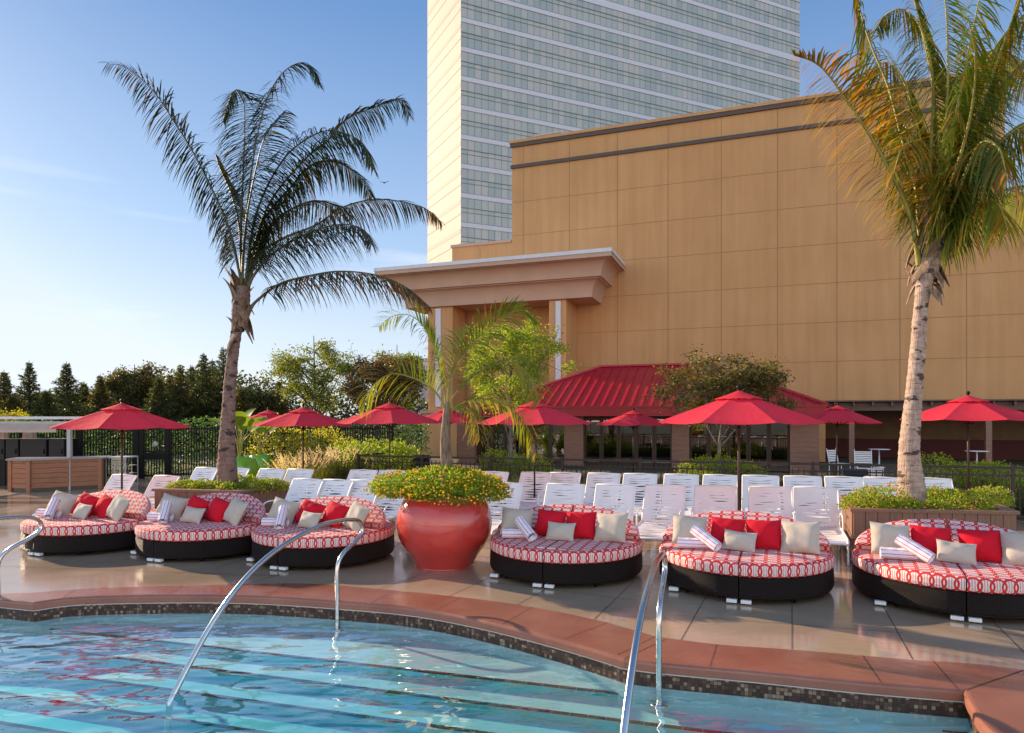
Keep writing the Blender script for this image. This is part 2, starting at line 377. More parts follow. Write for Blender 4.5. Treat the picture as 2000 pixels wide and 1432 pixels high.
def m_plaster(name, a, bcol):
    m, nt, b = newmat(name); f = noise_(nt, 1.6, 4); s = noise_(nt, 120, 2)
    c = ramp_(nt, f, [(0.3, a), (0.7, bcol)]); sp = ramp_(nt, s, [(0.62, 0.0), (0.72, 1.0)])
    nt.links.new(mixc(nt, math_(nt, 'MULTIPLY', sp, 0.5), c, (0.03, 0.08, 0.10, 1)), b.inputs['Base Color']); b.inputs['Roughness'].default_value = 0.6; return m
M['plaster'] = m_plaster('pool_plaster', (0.40, 0.49, 0.51), (0.48, 0.57, 0.59))
M['riser'] = m_plaster('riser_shade_teal', (0.04, 0.38, 0.38), (0.07, 0.46, 0.45))  # teal stands in for shade and water-tinted light on the step faces
M['poolfloor'] = m_plaster('pool_floor', (0.40, 0.55, 0.58), (0.5, 0.62, 0.64))
def m_water():
    m = bpy.data.materials.new('pool_water'); m.use_nodes = True; nt = m.node_tree; nt.nodes.clear()
    out = nt.nodes.new('ShaderNodeOutputMaterial')
    tr = nt.nodes.new('ShaderNodeBsdfTransparent'); tr.inputs[0].default_value = (0.97, 0.985, 0.99, 1)
    gl = nt.nodes.new('ShaderNodeBsdfGlossy'); gl.inputs['Roughness'].default_value = 0.015; gl.inputs[0].default_value = (0.95, 0.97, 1, 1)
    n1 = noise_(nt, 1.9, 2, stretch=(0.8, 1.6, 1), rough=0.45); n2 = noise_(nt, 6.5, 2, stretch=(0.8, 1.6, 1), rough=0.4)
    amp = ramp_(nt, noise_(nt, 0.33, 2), [(0.35, 0.25), (0.62, 1.3)])
    h = math_(nt, 'ADD', n1, math_(nt, 'MULTIPLY', math_(nt, 'MULTIPLY', n2, amp), 0.13))
    bp = nt.nodes.new('ShaderNodeBump'); bp.inputs['Strength'].default_value = 1.0; bp.inputs['Distance'].default_value = 0.050
    nt.links.new(h, bp.inputs['Height']); nt.links.new(bp.outputs[0], gl.inputs['Normal'])
    fr = nt.nodes.new('ShaderNodeFresnel'); fr.inputs[0].default_value = 2.1; nt.links.new(bp.outputs[0], fr.inputs['Normal'])
    ge = nt.nodes.new('ShaderNodeNewGeometry'); ff = math_(nt, 'MULTIPLY', math_(nt, 'MINIMUM', math_(nt, 'MULTIPLY', fr.outputs[0], 1.35), 0.95), math_(nt, 'SUBTRACT', 1.0, ge.outputs['Backfacing']))
    mxs = nt.nodes.new('ShaderNodeMixShader'); nt.links.new(ff, mxs.inputs[0])
    nt.links.new(tr.outputs[0], mxs.inputs[1]); nt.links.new(gl.outputs[0], mxs.inputs[2]); nt.links.new(mxs.outputs[0], out.inputs[0])
    va = nt.nodes.new('ShaderNodeVolumeAbsorption'); va.inputs['Color'].default_value = (0.12, 0.86, 0.88, 1); va.inputs['Density'].default_value = 0.85; nt.links.new(va.outputs[0], out.inputs['Volume'])
    return m
M['water'] = m_water()
def m_glass(name, tint, rough=0.02, fres=1.6):
    m = bpy.data.materials.new(name); m.use_nodes = True; nt = m.node_tree; nt.nodes.clear()
    out = nt.nodes.new('ShaderNodeOutputMaterial'); tr = nt.nodes.new('ShaderNodeBsdfTransparent'); tr.inputs[0].default_value = tint+(1,)
    gl = nt.nodes.new('ShaderNodeBsdfGlossy'); gl.inputs['Roughness'].default_value = rough
    fr = nt.nodes.new('ShaderNodeFresnel'); fr.inputs[0].default_value = fres
    ad = math_(nt, 'ADD', fr.outputs[0], 0.10)
    mxs = nt.nodes.new('ShaderNodeMixShader'); nt.links.new(ad, mxs.inputs[0]); nt.links.new(tr.outputs[0], mxs.inputs[1]); nt.links.new(gl.outputs[0], mxs.inputs[2])
    nt.links.new(mxs.outputs[0], out.inputs[0]); return m
M['doorglass'] = m_glass('door_glass', (0.30, 0.30, 0.30), 0.01, 2.0)
M['cabglass'] = m_glass('cabinet_glass', (0.75, 0.85, 0.80), 0.01, 1.5)
M['steel'] = simple('brushed_steel', (0.62, 0.60, 0.57), 0.20, 1.0, 0.08, 12)
def m_pot(name, col):
    m, nt, b = newmat(name); f = noise_(nt, 2.5, 5)
    nt.links.new(ramp_(nt, f, [(0.3, tuple(x*0.85 for x in col)), (0.7, tuple(x*1.12 for x in col))]), b.inputs['Base Color'])
    b.inputs['Roughness'].default_value = 0.28; b.inputs['Coat Weight'].default_value = 0.9; b.inputs['Coat Roughness'].default_value = 0.06
    bump_(nt, b, noise_(nt, 5, 3), 0.06, 0.02); return m
M['redpot'] = m_pot('red_glaze', (0.56, 0.045, 0.032)); M['greenpot'] = m_pot('green_glaze', (0.12, 0.40, 0.015))
def m_wicker():
    m, nt, b = newmat('dark_wicker')
    t = nt.nodes.new('ShaderNodeUVMap'); sx = nt.nodes.new('ShaderNodeSeparateXYZ'); nt.links.new(t.outputs[0], sx.inputs[0])
    u = math_(nt, 'MULTIPLY', sx.outputs[0], 1/0.028); v = math_(nt, 'MULTIPLY', sx.outputs[1], 1/0.013)
    row = math_(nt, 'MULTIPLY', math_(nt, 'MODULO', math_(nt, 'FLOOR', v), 2.0), 0.5)
    fu = math_(nt, 'FRACT', math_(nt, 'ADD', u, row)); fv = math_(nt, 'FRACT', v)
    hu = math_(nt, 'SINE', math_(nt, 'MULTIPLY', fu, PI)); hv = math_(nt, 'SINE', math_(nt, 'MULTIPLY', fv, PI))
    h = math_(nt, 'MULTIPLY', hu, hv)
    nt.links.new(ramp_(nt, h, [(0.0, (0.002, 0.001, 0.001)), (0.7, (0.018, 0.010, 0.007)), (1.0, (0.042, 0.024, 0.017))]), b.inputs['Base Color'])
    b.inputs['Roughness'].default_value = 0.5; b.inputs['Specular IOR Level'].default_value = 0.22; bump_(nt, b, h, 0.9, 0.008); return m
M['wicker'] = m_wicker()
def m_rings():
    m, nt, b = newmat('red_ring_print')
    t = nt.nodes.new('ShaderNodeUVMap'); sx = nt.nodes.new('ShaderNodeSeparateXYZ'); nt.links.new(t.outputs[0], sx.inputs[0])
    U = sx.outputs[0]; V = sx.outputs[1]                       # V runs along the chain of rings
    su, s_v, r, w = 0.136, 0.092, 0.061, 0.0085
    cu = math_(nt, 'SUBTRACT', math_(nt, 'MULTIPLY', math_(nt, 'FRACT', math_(nt, 'DIVIDE', U, su)), su), su/2)
    cv = math_(nt, 'SUBTRACT', math_(nt, 'MULTIPLY', math_(nt, 'FRACT', math_(nt, 'DIVIDE', V, s_v)), s_v), s_v/2)
    masks = []
    for k in (-1, 0, 1):
        dv = math_(nt, 'ADD', cv, k*s_v)
        d = math_(nt, 'SQRT', math_(nt, 'ADD', math_(nt, 'MULTIPLY', cu, cu), math_(nt, 'MULTIPLY', dv, dv)))
        masks.append(math_(nt, 'LESS_THAN', math_(nt, 'ABSOLUTE', math_(nt, 'SUBTRACT', d, r)), w))
    ring = math_(nt, 'MAXIMUM', math_(nt, 'MAXIMUM', masks[0], masks[1]), masks[2])
    edge = math_(nt, 'GREATER_THAN', math_(nt, 'ABSOLUTE', cu), su/2-0.004)
    st = math_(nt, 'LESS_THAN', math_(nt, 'ABSOLUTE', math_(nt, 'SUBTRACT', math_(nt, 'FRACT', math_(nt, 'DIVIDE', cv, 0.021)), 0.5)), 0.16)
    din = math_(nt, 'LESS_THAN', math_(nt, 'ABSOLUTE', cv), 0.031)
    st = math_(nt, 'MULTIPLY', st, din)
    mred = math_(nt, 'MAXIMUM', math_(nt, 'MAXIMUM', ring, edge), 0.0)
    c = mixc(nt, math_(nt, 'MULTIPLY', st, 0.85), (0.76, 0.66, 0.62, 1), (0.60, 0.10, 0.09, 1)); c = mixc(nt, mred, c, (0.60, 0.024, 0.018, 1))
    nt.links.new(c, b.inputs['Base Color']); b.inputs['Roughness'].default_value = 0.85
    bump_(nt, b, noise_(nt, 5, 4), 0.3, 0.02); return m
M['rings'] = m_rings()
def m_towel():
    m, nt, b = newmat('striped_towel')
    t = nt.nodes.new('ShaderNodeUVMap'); sx = nt.nodes.new('ShaderNodeSeparateXYZ'); nt.links.new(t.outputs[0], sx.inputs[0])
    s = math_(nt, 'LESS_THAN', math_(nt, 'ABSOLUTE', math_(nt, 'SUBTRACT', math_(nt, 'FRACT', math_(nt, 'MULTIPLY', sx.outputs[0], 9.0)), 0.5)), 0.085)
    nt.links.new(mixc(nt, s, (0.80, 0.76, 0.80, 1), (0.52, 0.03, 0.13, 1)), b.inputs['Base Color']); b.inputs['Roughness'].default_value = 0.95
    bump_(nt, b, noise_(nt, 90, 3), 0.6, 0.006); return m
M['towel'] = m_towel()
def m_palmbark(name, base, dark, light):
    m, nt, b = newmat(name)
    t = nt.nodes.new('ShaderNodeUVMap'); sx = nt.nodes.new('ShaderNodeSeparateXYZ'); nt.links.new(t.outputs[0], sx.inputs[0])
    cb = nt.nodes.new('ShaderNodeCombineXYZ'); nt.links.new(math_(nt, 'MULTIPLY', sx.outputs[0], 1.2), cb.inputs[0]); nt.links.new(sx.outputs[1], cb.inputs[1])
    n1 = noise_(nt, 3.2, 4, vec=cb.outputs[0], stretch=(0.8, 3.0, 1))
    obj = nt.nodes.new('ShaderNodeTexCoord')
    fib = noise_(nt, 14, 4, vec=obj.outputs['Object'], stretch=(4, 4, 0.5))
    c = ramp_(nt, math_(nt, 'ADD', math_(nt, 'MULTIPLY', n1, 0.55), math_(nt, 'MULTIPLY', fib, 0.45)), [(0.30, dark), (0.48, base), (0.72, light)])
    scar = ramp_(nt, noise_(nt, 2.2, 3, vec=cb.outputs[0], stretch=(0.55, 3.3, 1)), [(0.575, 0.0), (0.61, 1.0)])
    wob = math_(nt, 'MULTIPLY', noise_(nt, 2.0, 2, vec=cb.outputs[0]), 0.9)
    rg = math_(nt, 'LESS_THAN', math_(nt, 'FRACT', math_(nt, 'ADD', math_(nt, 'MULTIPLY', sx.outputs[1], 13.0), wob)), 0.10)
    c = mixc(nt, math_(nt, 'MULTIPLY', rg, 0.45), c, dark)
    c = mixc(nt, math_(nt, 'MULTIPLY', scar, 0.88), c, (0.035, 0.022, 0.018, 1))
    nt.links.new(c, b.inputs['Base Color']); b.inputs['Roughness'].default_value = 0.9
    bump_(nt, b, math_(nt, 'ADD', fib, math_(nt, 'MULTIPLY', scar, -0.6)), 0.7, 0.03); return m
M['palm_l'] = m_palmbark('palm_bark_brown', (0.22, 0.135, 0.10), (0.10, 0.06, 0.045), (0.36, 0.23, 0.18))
M['palm_r'] = m_palmbark('palm_bark_grey', (0.42, 0.295, 0.225), (0.17, 0.105, 0.075), (0.62, 0.48, 0.385))
def m_towerglass():
    m, nt, b = newmat('tower_glass')
    t = nt.nodes.new('ShaderNodeUVMap'); sx = nt.nodes.new('ShaderNodeSeparateXYZ'); nt.links.new(t.outputs[0], sx.inputs[0])
    cb = nt.nodes.new('ShaderNodeCombineXYZ')
    nt.links.new(math_(nt, 'FLOOR', sx.outputs[0]), cb.inputs[0]); nt.links.new(math_(nt, 'FLOOR', math_(nt, 'MULTIPLY', sx.outputs[1], 2.0)), cb.inputs[1])
    w = nt.nodes.new('ShaderNodeTexWhiteNoise'); w.noise_dimensions = '2D'; nt.links.new(cb.outputs[0], w.inputs['Vector'])
    big = noise_(nt, 0.05, 3)
    v = math_(nt, 'ADD', math_(nt, 'MULTIPLY', w.outputs['Value'], 0.5), math_(nt, 'MULTIPLY', big, 0.5))
    nt.links.new(ramp_(nt, v, [(0.2, (0.27, 0.33, 0.33)), (0.5, (0.33, 0.38, 0.365)), (0.8, (0.41, 0.42, 0.385))]), b.inputs['Base Color'])
    b.inputs['Roughness'].default_value = 0.15; b.inputs['Specular IOR Level'].default_value = 0.6
    return m
M['towerglass'] = m_towerglass()
M['towerband'] = simple('tower_band', (0.50, 0.53, 0.60), 0.5, 0, 0.03)
M['towerside'] = simple('tower_side_panel', (0.40, 0.355, 0.295), 0.7, 0, 0.04, 0.4)
M['towerline'] = simple('tower_mullion', (0.13, 0.17, 0.17), 0.4, 0, 0.1)
M['towerstripe'] = simple('tower_stripe', (0.33, 0.285, 0.24), 0.7, 0, 0.04)

# ================================================================ POOL, COPING, DECK
def gl(seq): return [G(*p) for p in seq]
inner = [Vector((-40, 9.0, 0)), Vector((-14, 8.1, 0))] + gl([(-150, 1166), (0, 1171), (64, 1177)])
inner += catmull(gl([(64, 1177), (160, 1166), (360, 1162), (520, 1165), (700, 1177), (811, 1188), (923, 1208), (1034, 1234), (1127, 1259), (1218, 1286)]), 6)[1:]
inner += catmull(gl([(1218, 1286), (1300, 1296), (1486, 1312.5), (1672, 1331), (1882, 1348)]), 4)[1:]
inner += catmull(gl([(1882, 1348), (1895, 1376), (1939, 1432)]) + [Vector((3.1, 3.4, 0)), Vector((3.2, 1.5, 0)), Vector((3.6, -2, 0)), Vector((4, -12, 0))], 5)[1:]
outer = [Vector((-40, 9.3, 0)), Vector((-14, 8.5, 0))] + gl([(-150, 1154), (0, 1160), (60, 1158)])
outer += catmull(gl([(60, 1158), (170, 1150), (280, 1146), (480, 1141), (600, 1140), (700, 1147), (789, 1155), (878, 1164), (1010, 1181), (1161, 1210), (1280, 1243)]), 5)[1:]
outer += catmull(gl([(1280, 1243), (1400, 1258.5), (1547, 1269), (1783, 1289), (2000, 1308)]) + [Vector((5.6, 4.4, 0)), Vector((6.2, 1.5, 0)), Vector((6.8, -12, 0))], 5)[1:]

def offset2(line, d):
    out = []
    for i, p in enumerate(line):
        a = line[max(i-1, 0)]; c = line[min(i+1, len(line)-1)]
        if 0 < i < len(line)-1:
            t1 = (p-a).normalized(); t2 = (c-p).normalized(); t = (t1+t2).normalized()
            nn = Vector((-t.y, t.x, 0)); s = 1/max(0.6, nn.dot(Vector((-t1.y, t1.x, 0))))
        else:
            t = (c-a).normalized(); nn = Vector((-t.y, t.x, 0)); s = 1
        out.append(p+nn*d*s)
    return out

mb = MB()
i0 = offset2(inner, 0.035)
poly = [(p.x, p.y, 0.0) for p in i0] + [(p.x, p.y, 0.0) for p in reversed(outer)]
mb.v = list(poly); mb.face(range(len(poly)))
prof = [(0.035, 0.0), (0.016, -0.004), (0.004, -0.016), (0.0, -0.030), (0.0, -0.082), (0.006, -0.088), (0.03, -0.09)]
rows = [[(p.x, p.y, z) for p in offset2(inner, d)] for d, z in prof]
for r0, r1 in zip(rows[:-1], rows[1:]):
    for k in range(len(inner)-1): mb.quad(r0[k], r0[k+1], r1[k+1], r1[k], sm=True)
# outer edge drop so the slab has thickness
for k in range(len(outer)-1):
    a, c = outer[k], outer[k+1]; mb.quad((a.x, a.y, 0), (c.x, c.y, 0), (c.x, c.y, -0.05), (a.x, a.y, -0.05))
struct(mb.build('pool_coping', M['coping']))
mb = MB(); w0 = offset2(inner, 0.030); L = 0
for k in range(len(w0)-1):
    a, c = w0[k], w0[k+1]; l2 = L+(c-a).length
    mb.quad((a.x, a.y, -0.104), (c.x, c.y, -0.104), (c.x, c.y, -0.225), (a.x, a.y, -0.225), uv=[(L, 0.104), (l2, 0.104), (l2, 0.225), (L, 0.225)]); L = l2
struct(mb.build('pool_wall_tile', M['tile']))
mb = MB()
for k in range(len(w0)-1):
    a, c = w0[k], w0[k+1]; mb.quad((a.x, a.y, -0.2251), (c.x, c.y, -0.2251), (c.x, c.y, -1.1), (a.x, a.y, -1.1))
struct(mb.build('pool_wall', M['plaster']))
mb = MB(); g0 = offset2(inner, 0.022)
for k in range(len(g0)-1):
    a, c = g0[k], g0[k+1]; b_, d_ = w0[k], w0[k+1]
    mb.quad((a.x, a.y, -0.0902), (c.x, c.y, -0.0902), (c.x, c.y, -0.104), (a.x, a.y, -0.104)); mb.quad((a.x, a.y, -0.104), (c.x, c.y, -0.104), (d_.x, d_.y, -0.104), (b_.x, b_.y, -0.104))
struct(mb.build('pool_grout_line', M['grout']))
# deck slab: everything beyond the coping
mb = MB(); far = [Vector((40, -12, 0)), Vector((40, 16.5, 0)), Vector((22, 24.6, 0)), Vector((-40, 24.6, 0))]
poly = [(p.x, p.y, -0.003) for p in outer] + [(p.x, p.y, -0.003) for p in far]
mb.v = poly; mb.face(range(len(poly)))
struct(mb.build('pool_deck', M['deck']))
mb = MB()
for (x0, x1, y0, y1) in ((-600, 600, 24.6, 900), (-600, -40, -200, 24.6), (40, 600, -200, 24.6), (-40, 40, -200, -12)):
    mb.quad((x0, y0, -0.04), (x1, y0, -0.04), (x1, y1, -0.04), (x0, y1, -0.04))
mb.quad((22, 24.6, -0.04), (40, 16.5, -0.04), (40, 24.6, -0.04), (40, 24.6, -0.04))
struct(mb.build('ground', simple('ground_soil', (0.10, 0.085, 0.05), 0.95, 0, 0.3, 0.3)))
# saw-cut joints in the deck (thin grooves read as 6 mm dark strips)
mb = MB()
def joint(a, b, w=0.007, z=0.0005):
    a = Vector(a); b = Vector(b); d = (b-a).normalized(); q = Vector((-d.y, d.x, 0))*w/2
    mb.quad((a.x-q.x, a.y-q.y, z), (b.x-q.x, b.y-q.y, z), (b.x+q.x, b.y+q.y, z), (a.x+q.x, a.y+q.y, z))
for a, b in (((738, 1151), (845, 1115)), ((878, 1164), (960, 1126)), ((1010, 1181), (1070, 1148)), ((1161, 1209), (1240, 1134)), ((1330, 1250), (1382, 1160)), ((1547, 1268), (1547, 1160)), ((1783, 1288), (1712, 1160)), ((2000, 1274), (1922, 1196)), ((480, 1141), (560, 1118))):
    joint(G(*a), G(*b))
joint(G(1378, 1206), G(1764, 1236), 0.006); joint(G(870, 1126), G(1240, 1172), 0.006)
joint(Vector((-16, 10.4, 0)), Vector((-3, 8.6, 0)), 0.008)
for k in range(6): joint(Vector((-17+k*2.6, 9.0, 0)), Vector((-14.5+k*2.6, 24, 0)), 0.008)
for yy in (13.8, 17.2, 20.5): joint(Vector((-18, yy+1.2, 0)), Vector((14, yy-4.0, 0)), 0.008)
for p in ((1300, 1249, 1218, 1287),): joint(G(p[0], p[1])+Vector((0, 0, 0)), G(p[2], p[3]), 0.006, 0.003)
joint(G(2000, 1309), G(1883, 1349), 0.008, 0.003)
for k in range(8, len(inner)-18, 7):
    p = inner[k]; q = min(outer, key=lambda o: (o-p).length)
    if (q-p).length < 1.2: d_ = (q-p).normalized(); joint(p+d_*0.03, q, 0.005, 0.003)
struct(mb.build('deck_joints', M['jointline']))

# pool interior: shelf, straight steps with dark nosing tiles, floor
SL = -0.286; e1 = Vector((1, SL, 0)).normalized(); nn = Vector((-e1.y, e1.x, 0))
A0 = Vector((-1.31, 6.37, 0))
def sp(s, d, z): q = A0+e1*s-nn*d; return (q.x, q.y, z)
S0, S1 = -40, 9
mb = MB(); mb.quad(sp(S0, 0, -0.33), sp(S1, 0, -0.33), sp(S1, -6, -0.33), sp(S0, -6, -0.33))
zs = [-0.33, -0.42, -0.52, -0.62, -0.72, -0.83, -1.05]; mr = MB(); mn = MB()
for k in range(1, 6):
    mb.quad(sp(S0, 0.31*k, zs[k]), sp(S1, 0.31*k, zs[k]), sp(S1, 0.31*(k-1), zs[k]), sp(S0, 0.31*(k-1), zs[k]))
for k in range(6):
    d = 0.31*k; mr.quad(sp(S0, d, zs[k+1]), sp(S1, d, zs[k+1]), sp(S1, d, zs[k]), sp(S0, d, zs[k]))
    n = int((S1-S0)/0.152)
    for j in range(n):                    # separate 150 mm nosing tiles
        s0 = S0+j*0.152
        if s0 < -9: continue
        mn.quad(sp(s0, d+0.002, zs[k]+0.003), sp(s0+0.147, d+0.002, zs[k]+0.003), sp(s0+0.147, d-0.027, zs[k]+0.003), sp(s0, d-0.027, zs[k]+0.003))
        mn.quad(sp(s0, d+0.002, zs[k]-0.012), sp(s0+0.147, d+0.002, zs[k]-0.012), sp(s0+0.147, d+0.002, zs[k]+0.003), sp(s0, d+0.002, zs[k]+0.003))
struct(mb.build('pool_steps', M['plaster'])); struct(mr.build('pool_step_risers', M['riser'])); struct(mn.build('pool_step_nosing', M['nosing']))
mb = MB(); mb.quad(sp(S0, 30, -1.05), sp(S1+6, 30, -1.05), sp(S1+6, 1.55, -1.05), sp(S0, 1.55, -1.05)); struct(mb.build('pool_floor', M['poolfloor']))
mb = MB(); mb.box(-40, 6, -12, 9.5, -1.3, -0.2); struct(mb.build('pool_water', M['water']))

# ================================================================ MAIN BUILDING
P0 = Vector((7.615, 33, 0))
def apx(px, b):
    r = (px-1000)/F; Q = (P0.x+b*0.3422, P0.y+b*0.9397)
    return (Q[1]*r-Q[0])/(0.9397+0.3422*r)
bld = thing('wall_building', 'large windowless tan stucco building behind the pavilion with panel joints and a dark parapet stripe', 'building', P0, YAW)
aL, aC, aR = apx(883, 0), apx(1000, 0), apx(1963, 0)
mb = MB()
mb.box(aC, aR, 0, 30, 2.8, 16.72); mb.box(aL, aC-0.001, 0, 25, 2.8, 11.45); mb.box(apx(836, 0), aL-0.001, 0, 22, 2.8, 9.6); mb.box(aR+0.001, 34, 0, 30, 2.8, 11.35)
mb.box(apx(836, 0), 7.2, 0.0, 3.4, 0, 2.799)
mb.build('wall', M['stucco'], bld)
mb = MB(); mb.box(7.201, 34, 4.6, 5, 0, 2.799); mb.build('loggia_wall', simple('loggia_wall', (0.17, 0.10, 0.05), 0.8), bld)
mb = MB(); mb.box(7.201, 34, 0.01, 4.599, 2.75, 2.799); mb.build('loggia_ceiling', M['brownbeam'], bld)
mb = MB()
mb.box(aC-0.12, aR+0.12, -0.14, 0.3, 16.72, 16.86); mb.build('parapet_cap', M['stucco'], bld)
mb = MB(); mb.box(aC-0.08, aR+0.08, -0.10, -0.002, 16.52, 16.718); mb.box(aC-0.06, aR+0.06, -0.09, -0.002, 15.38, 15.56); mb.build('parapet_stripe', M['darkcap'], bld)
mb = MB(); mb.box(aL-0.06, aC-0.03, -0.08, 0.3, 11.45, 11.60); mb.box(aR+0.13, 34, -0.08, 0.3, 11.35, 11.52); mb.build('low_parapet_cap', M['pinkstucco'], bld)
mb = MB()
k0 = 0.12
for k in range(-5, 13):
    a = k0+2.52*k; top = 16.5 if aC < a < aR else (11.3 if a > aL else 9.5)
    if a < apx(836, 0): continue
    z0 = 0.05 if a < 7.2 else 2.82
    mb.box(a-0.013, a+0.013, -0.006, -0.001, z0, top)
for k in range(-2, 10):
    z = 13.58-1.795*k
    if z > 15.3 or z < 1: continue
    l = aC+0.02 if z > 11.3 else (aL+0.02 if z > 9.5 else apx(836, 0)+0.02)
    r = aR-0.02 if z > 11.2 else (34 if z > 2.8 else 7.1)
    mb.box(l, r, -0.005, -0.0015, z-0.012, z+0.012)
mb.build('panel_joints', M['joint'], bld)
# loggia under the wall: beam, rafters ends, posts, red dado
mb = MB(); mb.box(7.3, 34, -0.35, 0.0, 2.34, 2.70); mb.build('beam', M['brownbeam'], bld)
mb = MB()
for k in range(36): mb.box(7.5+k*0.75, 7.58+k*0.75, -0.62, -0.351, 2.55, 2.73)
mb.box(7.2, 34, -0.70, 0.1, 2.74, 2.795)
mb.build('rafter_ends', M['brownbeam'], bld)
mp_ = MB(); mp_.box(-0.11, 0.11, -0.11, 0.11, 0, 2.34)
for px in (1663, 1930, 2190):
    o = mp_.build('post', M['siding'], bld); o.location = (apx(px, -0.2), -0.2, 0)
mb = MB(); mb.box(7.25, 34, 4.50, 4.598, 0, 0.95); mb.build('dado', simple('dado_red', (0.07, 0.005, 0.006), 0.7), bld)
# roof equipment
mb = MB(); mb.box(-0.65, 0.65, -0.5, 0.5, 0, 0.5); mb.box(-0.7, 0.72, -0.55, 0.55, 0.5, 0.58)
for k in range(6): mb.box(-0.55+k*0.2, -0.45+k*0.2, -0.53, -0.5, 0.1, 0.42)
q = P0+Vector((UX, UY, 0))*apx(1062, 0)+Vector((0.3422, 0.9397, 0))*1.2
tag(mb.build('roof_unit', M['greypaint'], None, (q.x, q.y, 16.75), YAW), 'small pale rooftop unit peeking over the tan parapet', 'roof unit')

# canopy with stepped concave cornice
can = thing('entrance_canopy', 'pale pink stepped cornice canopy with white edge on the tan building', 'canopy', P0, YAW)
c0, c1 = apx(730, -3.39), -2.0
def ringpts(ins, z): return [(c0+ins, 0.0, z), (c0+ins, -3.39+ins, z), (c1-ins, -3.39+ins, z), (c1-ins, 0.0, z)]
def skirt(prof, name, mat, smooth=True):
    mb = MB(); rs = [ringpts(i, z) for i, z in prof]
    for a, b in zip(rs[:-1], rs[1:]):
        for k in range(3): mb.quad(a[k], a[k+1], b[k+1], b[k])
    return mb, rs
mb, rs = skirt([(0, 9.84), (0, 9.66)], '', None); r = ringpts(0, 9.84); mb.quad(*r)
mb.build('white_edge', M['whitecap'], can)
mb, rs = skirt([(0.03, 9.659), (0.03, 9.47), (0.17, 9.47)], '', None); mb.build('fascia', M['pinkstucco'], can)
def cove(i0_, z0_, i1_, z1_, n=10):
    return [(i0_+(i1_-i0_)*math.sin(t*PI/2/n)**1.0, z0_+(z1_-z0_)*(1-math.cos(t*PI/2/n))) for t in range(n+1)]
mb, rs = skirt([(0.17, 9.469)]+cove(0.18, 9.44, 0.66, 8.72), '', None); mb.build('upper_cove', M['pinkstucco'], can)
mb, rs = skirt([(0.66, 8.719), (0.78, 8.70)]+cove(0.79, 8.66, 1.22, 7.85), '', None); mb.build('lower_cove', M['pinkstucco'], can)
mb = MB(); mb.quad(*ringpts(1.22, 7.848)); mb.build('soffit', M['pinkstucco'], can)
for nm, l, r_, b0 in (('column', 1072, 1106, -2.0), ('column', 838, 884, -2.0)):
    mb = MB(); mb.box(apx(l, b0), apx(r_, b0), b0, -0.003 if l > 900 else -0.4, 2.3, 7.846); cc = mb.build(nm, M['stucco'], can, bevel=0.02)
    mb = MB(); mb.box(apx(l+14, b0), apx(l+24, b0), b0-0.10, b0-0.001, 2.6, 7.75); mb.build('light_strip', M['whitecap'], cc)
mb = MB(); mb.box(apx(824, -2.6), apx(892, -2.6), -2.6, -0.002, 0, 2.25); mb.build('pier', M['stucco'], can)
mb = MB(); mb.box(apx(820, -2.7), apx(896, -2.7), -2.7, -0.003, 2.251, 2.40); mb.build('pier_ledge', M['pinkstucco'], can)

# ================================================================ TOWER
tw = thing('glass_tower', 'tall glass hotel tower with pale horizontal bands and cream side wall behind the tan building', 'tower', (-100*85/F, 85, 0))
tf = Vector((2985, 1300, 0)).normalized(); tl = Vector((-710, 1300, 0)).normalized()
LF = 0.02303*3255.8*85/110*1.003; LL = 0.0101*1481.2*85/110
TZ = 84; FL = 57.2*85/F; zb0 = H+(815-33.6)*85/F
def tp(s, z, out=0.0):   # front face point; out = metres proud of the facade
    o = Vector((tf.y, -tf.x, 0))*out; q = tf*s+o; return (q.x, q.y, z)
ncol = 62; cw = LF/ncol
mb = MB(); nfl = int(TZ/FL)
mb.quad(tp(0, 0), tp(LF, 0), tp(LF, TZ), tp(0, TZ), uv=[(0, (0-zb0)/FL), (ncol, (0-zb0)/FL), (ncol, (TZ-zb0)/FL), (0, (TZ-zb0)/FL)])
mb.build('glass_facade', M['towerglass'], tw)
mb = MB(); q0 = tl*0; q1 = tl*LL; back = tf*LF
mb.quad((q1.x, q1.y, 0), (0, 0, 0), (0, 0, TZ), (q1.x, q1.y, TZ)); mb.quad((back.x, back.y, 0), (back.x+q1.x, back.y+q1.y, 0), (back.x+q1.x, back.y+q1.y, TZ), (back.x, back.y, TZ))
mb.quad((q1.x, q1.y, 0), (q1.x, q1.y, TZ), (q1.x+back.x, q1.y+back.y, TZ), (q1.x+back.x, q1.y+back.y, 0)); mb.quad((0, 0, TZ), (back.x, back.y, TZ), (back.x+q1.x, back.y+q1.y, TZ), (q1.x, q1.y, TZ))
mb.build('side_wall', M['towerside'], tw)
def tbox(s0, s1, z0, z1, out):
    a = [tp(s0, z0, out), tp(s1, z0, out), tp(s1, z1, out), tp(s0, z1, out)]; b = [tp(s0, z0), tp(s1, z0), tp(s1, z1), tp(s0, z1)]
    mbt.quad(*a); mbt.quad(a[3], a[2], b[2], b[3]); mbt.quad(b[0], b[1], a[1], a[0])
for k in range(-7, 12):
    zt = zb0-k*FL
    if zt > TZ-1 or zt < 6: continue
    mbt = MB(); tbox(0, LF, zt-FL*(0.155 if k != -2 else 0.26), zt, 0.10); mbt.build('spandrel_band', M['towerband'], tw)
mbt = MB()
for k in range(-9, 14):
    zt = zb0-k*FL
    if zt > TZ-3 or zt < 4: continue
    tbox(0, LF, zt-FL*0.505, zt-FL*0.485, 0.07); tbox(0, LF, zt-FL*0.655, zt-FL*0.645, 0.06); tbox(0, LF, zt-0.01, zt+0.05, 0.11)
